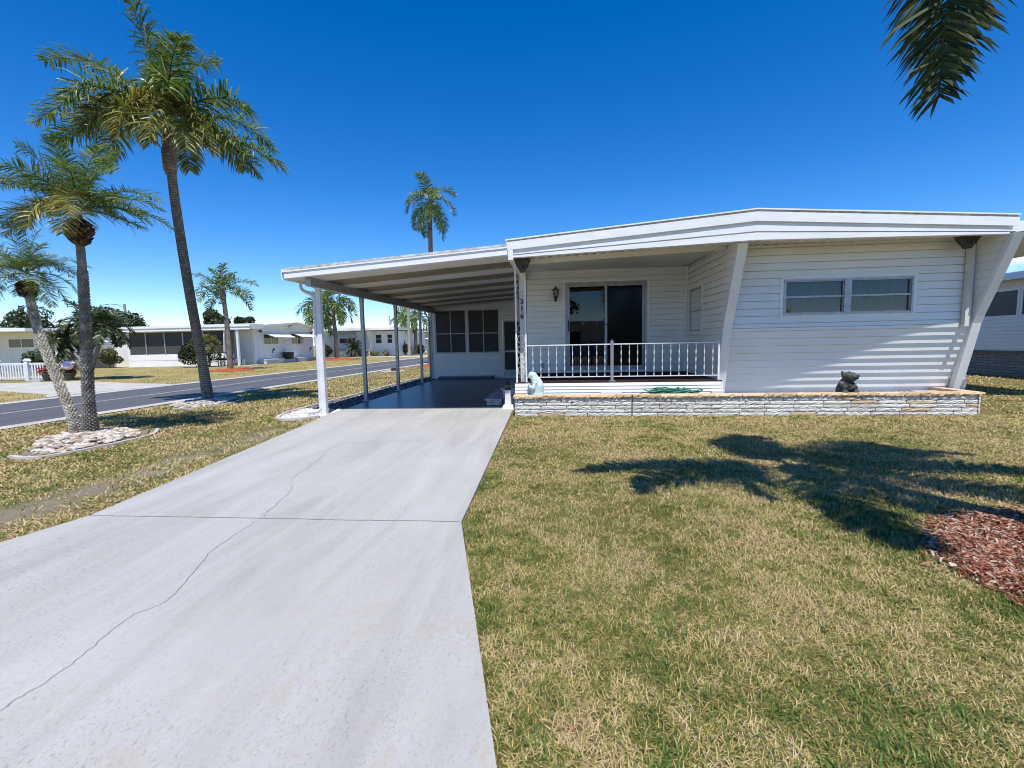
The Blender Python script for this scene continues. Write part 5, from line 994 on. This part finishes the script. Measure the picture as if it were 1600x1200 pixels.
win(h, f3, -23.6, -21.8, 1.45, 2.0); win(h, f3, -19.5, -18.85, 1.4, 2.32, False, 1); win(h, f3, -18.2, -17.65, 1.4, 2.32, False, 1)
awning(h, f3, -24.6, -21.5, 2.62, .9, .55)
m = MB()
for i in range(7):
    for j in range(2): x = -24.0+i*.36; z = .06+j*.36; uframe(m, front(47.6), x, x+.35, z, z+.35, .06, -.05, .03); m.bar((x+.05, 47.57, z+.05), (x+.3, 47.57, z+.3), .05)
tag(m.build('breeze_block_screen', P('blue grey block screen', (.20, .25, .33))), 'blue grey pierced block wall in front of the far white house', 'wall')
m = MB()
for i in range(4):
    for j in range(2): x = -21.4+i*.36; z = .06+j*.36; uframe(m, front(47.3), x, x+.35, z, z+.35, .06, -.05, .03)
tag(m.build('breeze_block_screen', m_block), 'white pierced block wall right of the sago palm', 'wall')
# house 4 at the end of the street
h = thing('mobile_home', 'farthest white mobile home beyond the timber pole', 'house', (-19, 63, 0), 'mobile homes across the side street'); f4 = front(63.0)
m = MB(); siding(m, lambda u, z: (u, 63.0, z), (0, -1, 0), -24, -13, .0, 2.8, .25, [(-22.5, -20.3, 1.3, 2.0), (-17.6, -16.4, 1.2, 1.9)]); m.build('wall', m_white, h)
m = MB(); m.hexa([(-24.6, 61.8, 2.85), (-12.5, 61.8, 2.85), (-12.5, 70, 2.9), (-24.6, 70, 2.9), (-24.6, 61.8, 3.15), (-12.5, 61.8, 3.15), (-12.5, 70, 3.2), (-24.6, 70, 3.2)]); m.build('roof', m_roof, h)
win(h, f4, -22.5, -20.3, 1.3, 2.0); win(h, f4, -17.6, -16.4, 1.2, 1.9); awning(h, f4, -23, -20.0, 2.6, 1.0, .6); awning(h, f4, -18.1, -16.0, 2.5, 1.0, .6)
# fence, flowers and ornaments by the far driveway
pf = thing('picket_fence', 'white picket fence along the driveway across the street', 'fence', (-23.5, 17.8, 0))
for x in (-24.55, -23.05, -21.9): m = MB(); m.box(x-.08, x+.08, 17.72, 17.88, 0, .88); m.prism([(x-.10, .88), (x+.10, .88), (x, .98)], 1, 17.7, 17.9); m.build('post', m_post, pf)
for i in range(34):
    x = -26.6+i*.135
    if min(abs(x-q) for q in (-24.55, -23.05, -21.9)) > .1: m = MB(); m.box(x-.032, x+.032, 17.78, 17.81, .07, .76); m.build('picket', m_post, pf)
m = MB(); m.box(-26.7, -21.9, 17.80, 17.85, .12, .19); m.box(-26.7, -21.9, 17.80, 17.85, .70, .79); m.build('rail', m_post, pf)
shrub('garden_shrub', 'green shrub behind the left half of the picket fence', (-24.2, 19.2, .72), (.85, .6, .72), 1100, .075, 101)
shrub('flowering_shrub', 'shrub with orange and white blossoms behind the picket fence post', (-23.3, 19.6, .75), (.65, .55, .78), 800, .075, 102, island_mat('blossom and leaf', [(0, (.05, .09, .03)), (.5, (.10, .14, .05)), (.62, (.62, .58, .50)), (.85, (.65, .62, .56)), (1, (.60, .20, .06))], .6))
def potted(x, y, h_, label, seed, mat):
    t = thing('potted_plant', label, 'potted plant', (x, y, 0), 'potted plants at the driveway across the street')
    m = MB(); m.lathe([(.13, .02), (.19, .28), (.21, .29), (.21, .33), (.17, .31)], (x, y, 0), 12); m.build('pot', P('dark plant pot', (.05, .06, .05)), t)
    leafcloud((x, y, h_), (.34, .3, .26), 320, .06, seed).build('foliage', mat, t)
potted(-21.75, 17.5, .50, 'potted plant with red flowers beside the picket fence end', 5, island_mat('red flowers', [(0, (.05, .08, .03)), (.45, (.08, .10, .04)), (.6, (.42, .03, .04)), (1, (.5, .05, .05))], .6))
potted(-20.95, 17.7, .42, 'potted plant with copper leaves below the pink and blue ornament', 6, m_leafr)
ob = thing('garden_ornament', 'pink and blue bird shaped garden ornament on a stake behind the leaning palm', 'ornament', (-20.85, 17.6, 0))
m = MB(); m.tube([(-20.85, 17.6, 0), (-20.85, 17.6, .5)], .015, 6); m.build('stake', m_black, ob)
m = MB(); ball(m, (-20.9, 17.6, .62), (.30, .12, .15)); m.tube([(-20.75, 17.6, .68), (-20.58, 17.6, .78), (-20.5, 17.6, .74)], [.08, .05, .015], 8); m.build('body', P('pink white paint', (.65, .42, .46), (.68, .64, .68), 6), ob, True)
m = MB(); m.prism([(-20.98, .66), (-20.65, .72), (-20.5, .86), (-20.78, .85)], 1, 17.45, 17.48); m.build('wing', P('blue paint', (.07, .12, .45), (.15, .22, .55), 8), ob)
m = MB(); m.box(-22.2, -21.7, 17.1, 17.25, .0, .10); m.box(-21.9, -21.5, 17.0, 17.15, .0, .06); tag(m.build('kerb_blocks', m_conc), 'short grey kerb pieces lying at the fence end across the street', 'kerb')
# shrubs
shrub('round_shrub', 'clipped round shrub with bronze foliage left of the screened house', (-31.6, 29.6, .80), (1.15, .9, .78), 2600, .075, 111, island_mat('bronze and green leaves', [(0, (.05, .045, .03)), (.5, (.10, .08, .05)), (.7, (.10, .13, .03)), (1, (.20, .24, .05))], .6))
shrub('dark_hedge', 'broad dark green clipped hedge in front of the dark screens', (-23.9, 28.3, .98), (1.75, .8, 1.0), 5200, .07, 112, m_leafd)
shrub('boxy_hedge', 'dark upright hedge beside the bushy palm across the street', (-24.6, 46.6, .85), (.75, .6, .95), 1500, .09, 113, m_leafd)
shrub('low_shrub', 'small yellow green shrub under the left far window', (-19.3, 47.2, .33), (.55, .4, .36), 420, .08, 114, m_frondy)
shrub('low_shrub', 'small yellow green shrub under the right far window', (-18.1, 47.3, .38), (.50, .4, .40), 420, .08, 115, m_frondy)
shrub('tall_shrub', 'tall dark shrub at the right end of the far white house', (-17.0, 50.0, .95), (.95, .8, 1.0), 1500, .11, 116, m_leafd)
shrub('croton_shrub', 'dark red leaved shrub near the timber pole', (-16.7, 54.5, .75), (.95, .7, .75), 900, .12, 117, m_leafr)
for i, (x, y, z, r, lab) in enumerate(((-56, 44, 4.2, (4.5, 3, 2.2), 'dark bushy tree behind the roof at the far left edge'), (-47, 45, 4.0, (4.2, 3, 1.9), 'dark bushy tree behind the leaning palms'), (-37.6, 48, 4.2, (1.7, 1.5, 1.7), 'open dark tree behind the roof of the screened house'), (-35.2, 49, 3.8, (1.4, 1.2, 1.4), 'small knobbly tree right of the open dark tree'))):
    t = thing('broadleaf_tree', lab, 'tree', (x, y, 0), 'dark trees behind the houses across the street')
    leafcloud((x, y, z), r, 3600, .17, 130+i, 12, low=-1).build('crown', m_leafd, t)
    m = MB(); rr = random.Random(i); m.tube([(x, y, -.03), (x+.1, y, z*.5), (x, y, z)], [.28, .22, .12], 8)
    for q in range(6): m.tube([(x, y, z*.55), (x+rr.uniform(-.7, .7)*r[0], y+rr.uniform(-.5, .5)*r[1], z+rr.uniform(-.2, .8)*r[2])], [.1, .03], 6)
    m.build('trunk', m_bark, t)
# poles
lp = thing('street_lamp', 'timber street lamp pole with a long arm behind the houses across the street', 'street lamp', (-45.8, 45, 0))
m = MB(); m.tube([(-45.6, 45, -.03), (-45.85, 45, 6.1)], [.17, .12], 8); m.build('pole', m_wood, lp)
m = MB(); m.tube([(-45.85, 45, 5.7), (-46.6, 45, 6.05), (-47.5, 45, 6.15)], .035, 6); m.build('arm', m_alu, lp)
m = MB(); m.lathe([(.01, 0), (.2, .04), (.3, .10), (.25, .16), (.05, .2)], (-47.9, 45, 6.08), 10); m.build('lamp_head', m_trim, lp)
m = MB(); m.tube([(-15.5, 47, -.03), (-15.42, 47, 5.9)], [.18, .14], 8); tag(m.build('timber_pole', m_wood), 'bare timber pole at the roadside seen through the carport posts', 'pole')
for x, lab in ((-27.9, 'thin mast left of the pair above the far roofs'), (-25.2, 'thin mast right of the pair above the far roofs')):
    m = MB(); m.tube([(x, 75, 0), (x, 75, 6.0)], .06, 5); tag(m.build('thin_mast', m_wood), lab, 'mast')
ut = thing('utility_cover', 'round dark valve cover in a white concrete pad on the verge', 'cover', (-7.75, 20.9, 0))
m = MB(); m.prism([(-8.1, 20.3), (-7.2, 20.5), (-7.2, 21.3), (-8.1, 21.2)], 2, -.02, .035); m.build('pad', m_gutter, ut); m = MB(); m.lathe([(.20, .0), (.20, .14), (.16, .16), (.01, .165)], (-7.65, 21.0, 0), 12); m.build('lid', m_black, ut)
# ================================================================ neighbour on the right
h = thing('mobile_home', 'neighbouring white home in shade with a grey brick skirt at the right edge', 'house', (13.2, 15, 0))
f = westw(13.2); m = MB(); siding(m, lambda u, z: (13.2, u, z), (-1, 0, 0), 9.0, 22.0, .74, 2.78, .11, [(11.0, 12.5, 1.76, 2.5), (13.2, 14.5, 1.76, 2.5), (14.62, 15.95, 1.76, 2.5), (17.5, 19, 1.76, 2.5)]); m.build('side_wall', m_white, h)
m = MB(); m.box(13.22, 13.4, 9.0, 22, 0, .70); m.build('brick_skirt', m_brick, h)
m = MB(); m.box(13.15, 13.3, 9, 22, .66, .74); m.build('sill_board', P('dark grey board', (.10, .11, .12)), h)
m = MB(); m.box(12.75, 20, 8.6, 22.4, 2.80, 2.86); m.build('roof', m_roof, h); m = MB(); m.box(12.70, 12.78, 8.6, 22.4, 2.76, 2.95); m.build('fascia', m_fascia, h)
for a, b in ((11.0, 12.5), (13.2, 14.5), (14.62, 15.95), (17.5, 19)):
    m = MB(); uframe(m, f, a-.05, b+.05, 1.71, 2.55, .065, -.02, .025); wd = m.build('window', m_trim, h); m = MB(); m.quad(f(b, .004, 1.75), f(a, .004, 1.75), f(a, .004, 2.5), f(b, .004, 2.5)); m.build('screen', P('grey window screen', (.045, .05, .055), rough=.4), wd)
m = MB(); m.quad((13.2, 9, .0), (20, 9, 0), (20, 9, 2.8), (13.2, 9, 2.8)); m.build('end_wall', m_white, h)
# ================================================================ across the front street (only seen in the glass)
h = thing('mobile_home', 'low white home across the street behind the photographer, reflected in the porch door', 'house', (3, -20, 0))
m = MB(); m.box(-6, 10, -24, -18, 0, 2.6); m.build('wall', m_white, h); m = MB(); m.box(-6.6, 10.6, -24.6, -17.2, 2.6, 2.85); m.build('roof', m_roof, h)
for a, b in ((-4, -2), (0, 2), (4, 7)): m = MB(); m.box(a, b, -18.0, -17.97, 1.0, 2.0); m.build('window', P('dark pane', (.03, .034, .04), rough=.05), h)
for i, (x, y, z, r) in enumerate(((-10, -30, 4, (4, 3, 3)), (-2, -33, 4.5, (5, 3, 2.6)), (8, -31, 4.2, (4, 3, 2.6)))):
    t = thing('broadleaf_tree', ('dark tree behind the reflected home, left', 'dark tree behind the reflected home, middle', 'dark tree behind the reflected home, right')[i], 'tree', (x, y, 0), 'trees behind the photographer')
    leafcloud((x, y, z), r, 1500, .25, 150+i, 10, low=-1).build('crown', m_leafd, t); m = MB(); m.tube([(x, y, 0), (x, y, z)], [.3, .15], 8); m.build('trunk', m_bark, t)
print('VERTS', sum(len(o.data.vertices) for o in S.objects if o.type == 'MESH'))
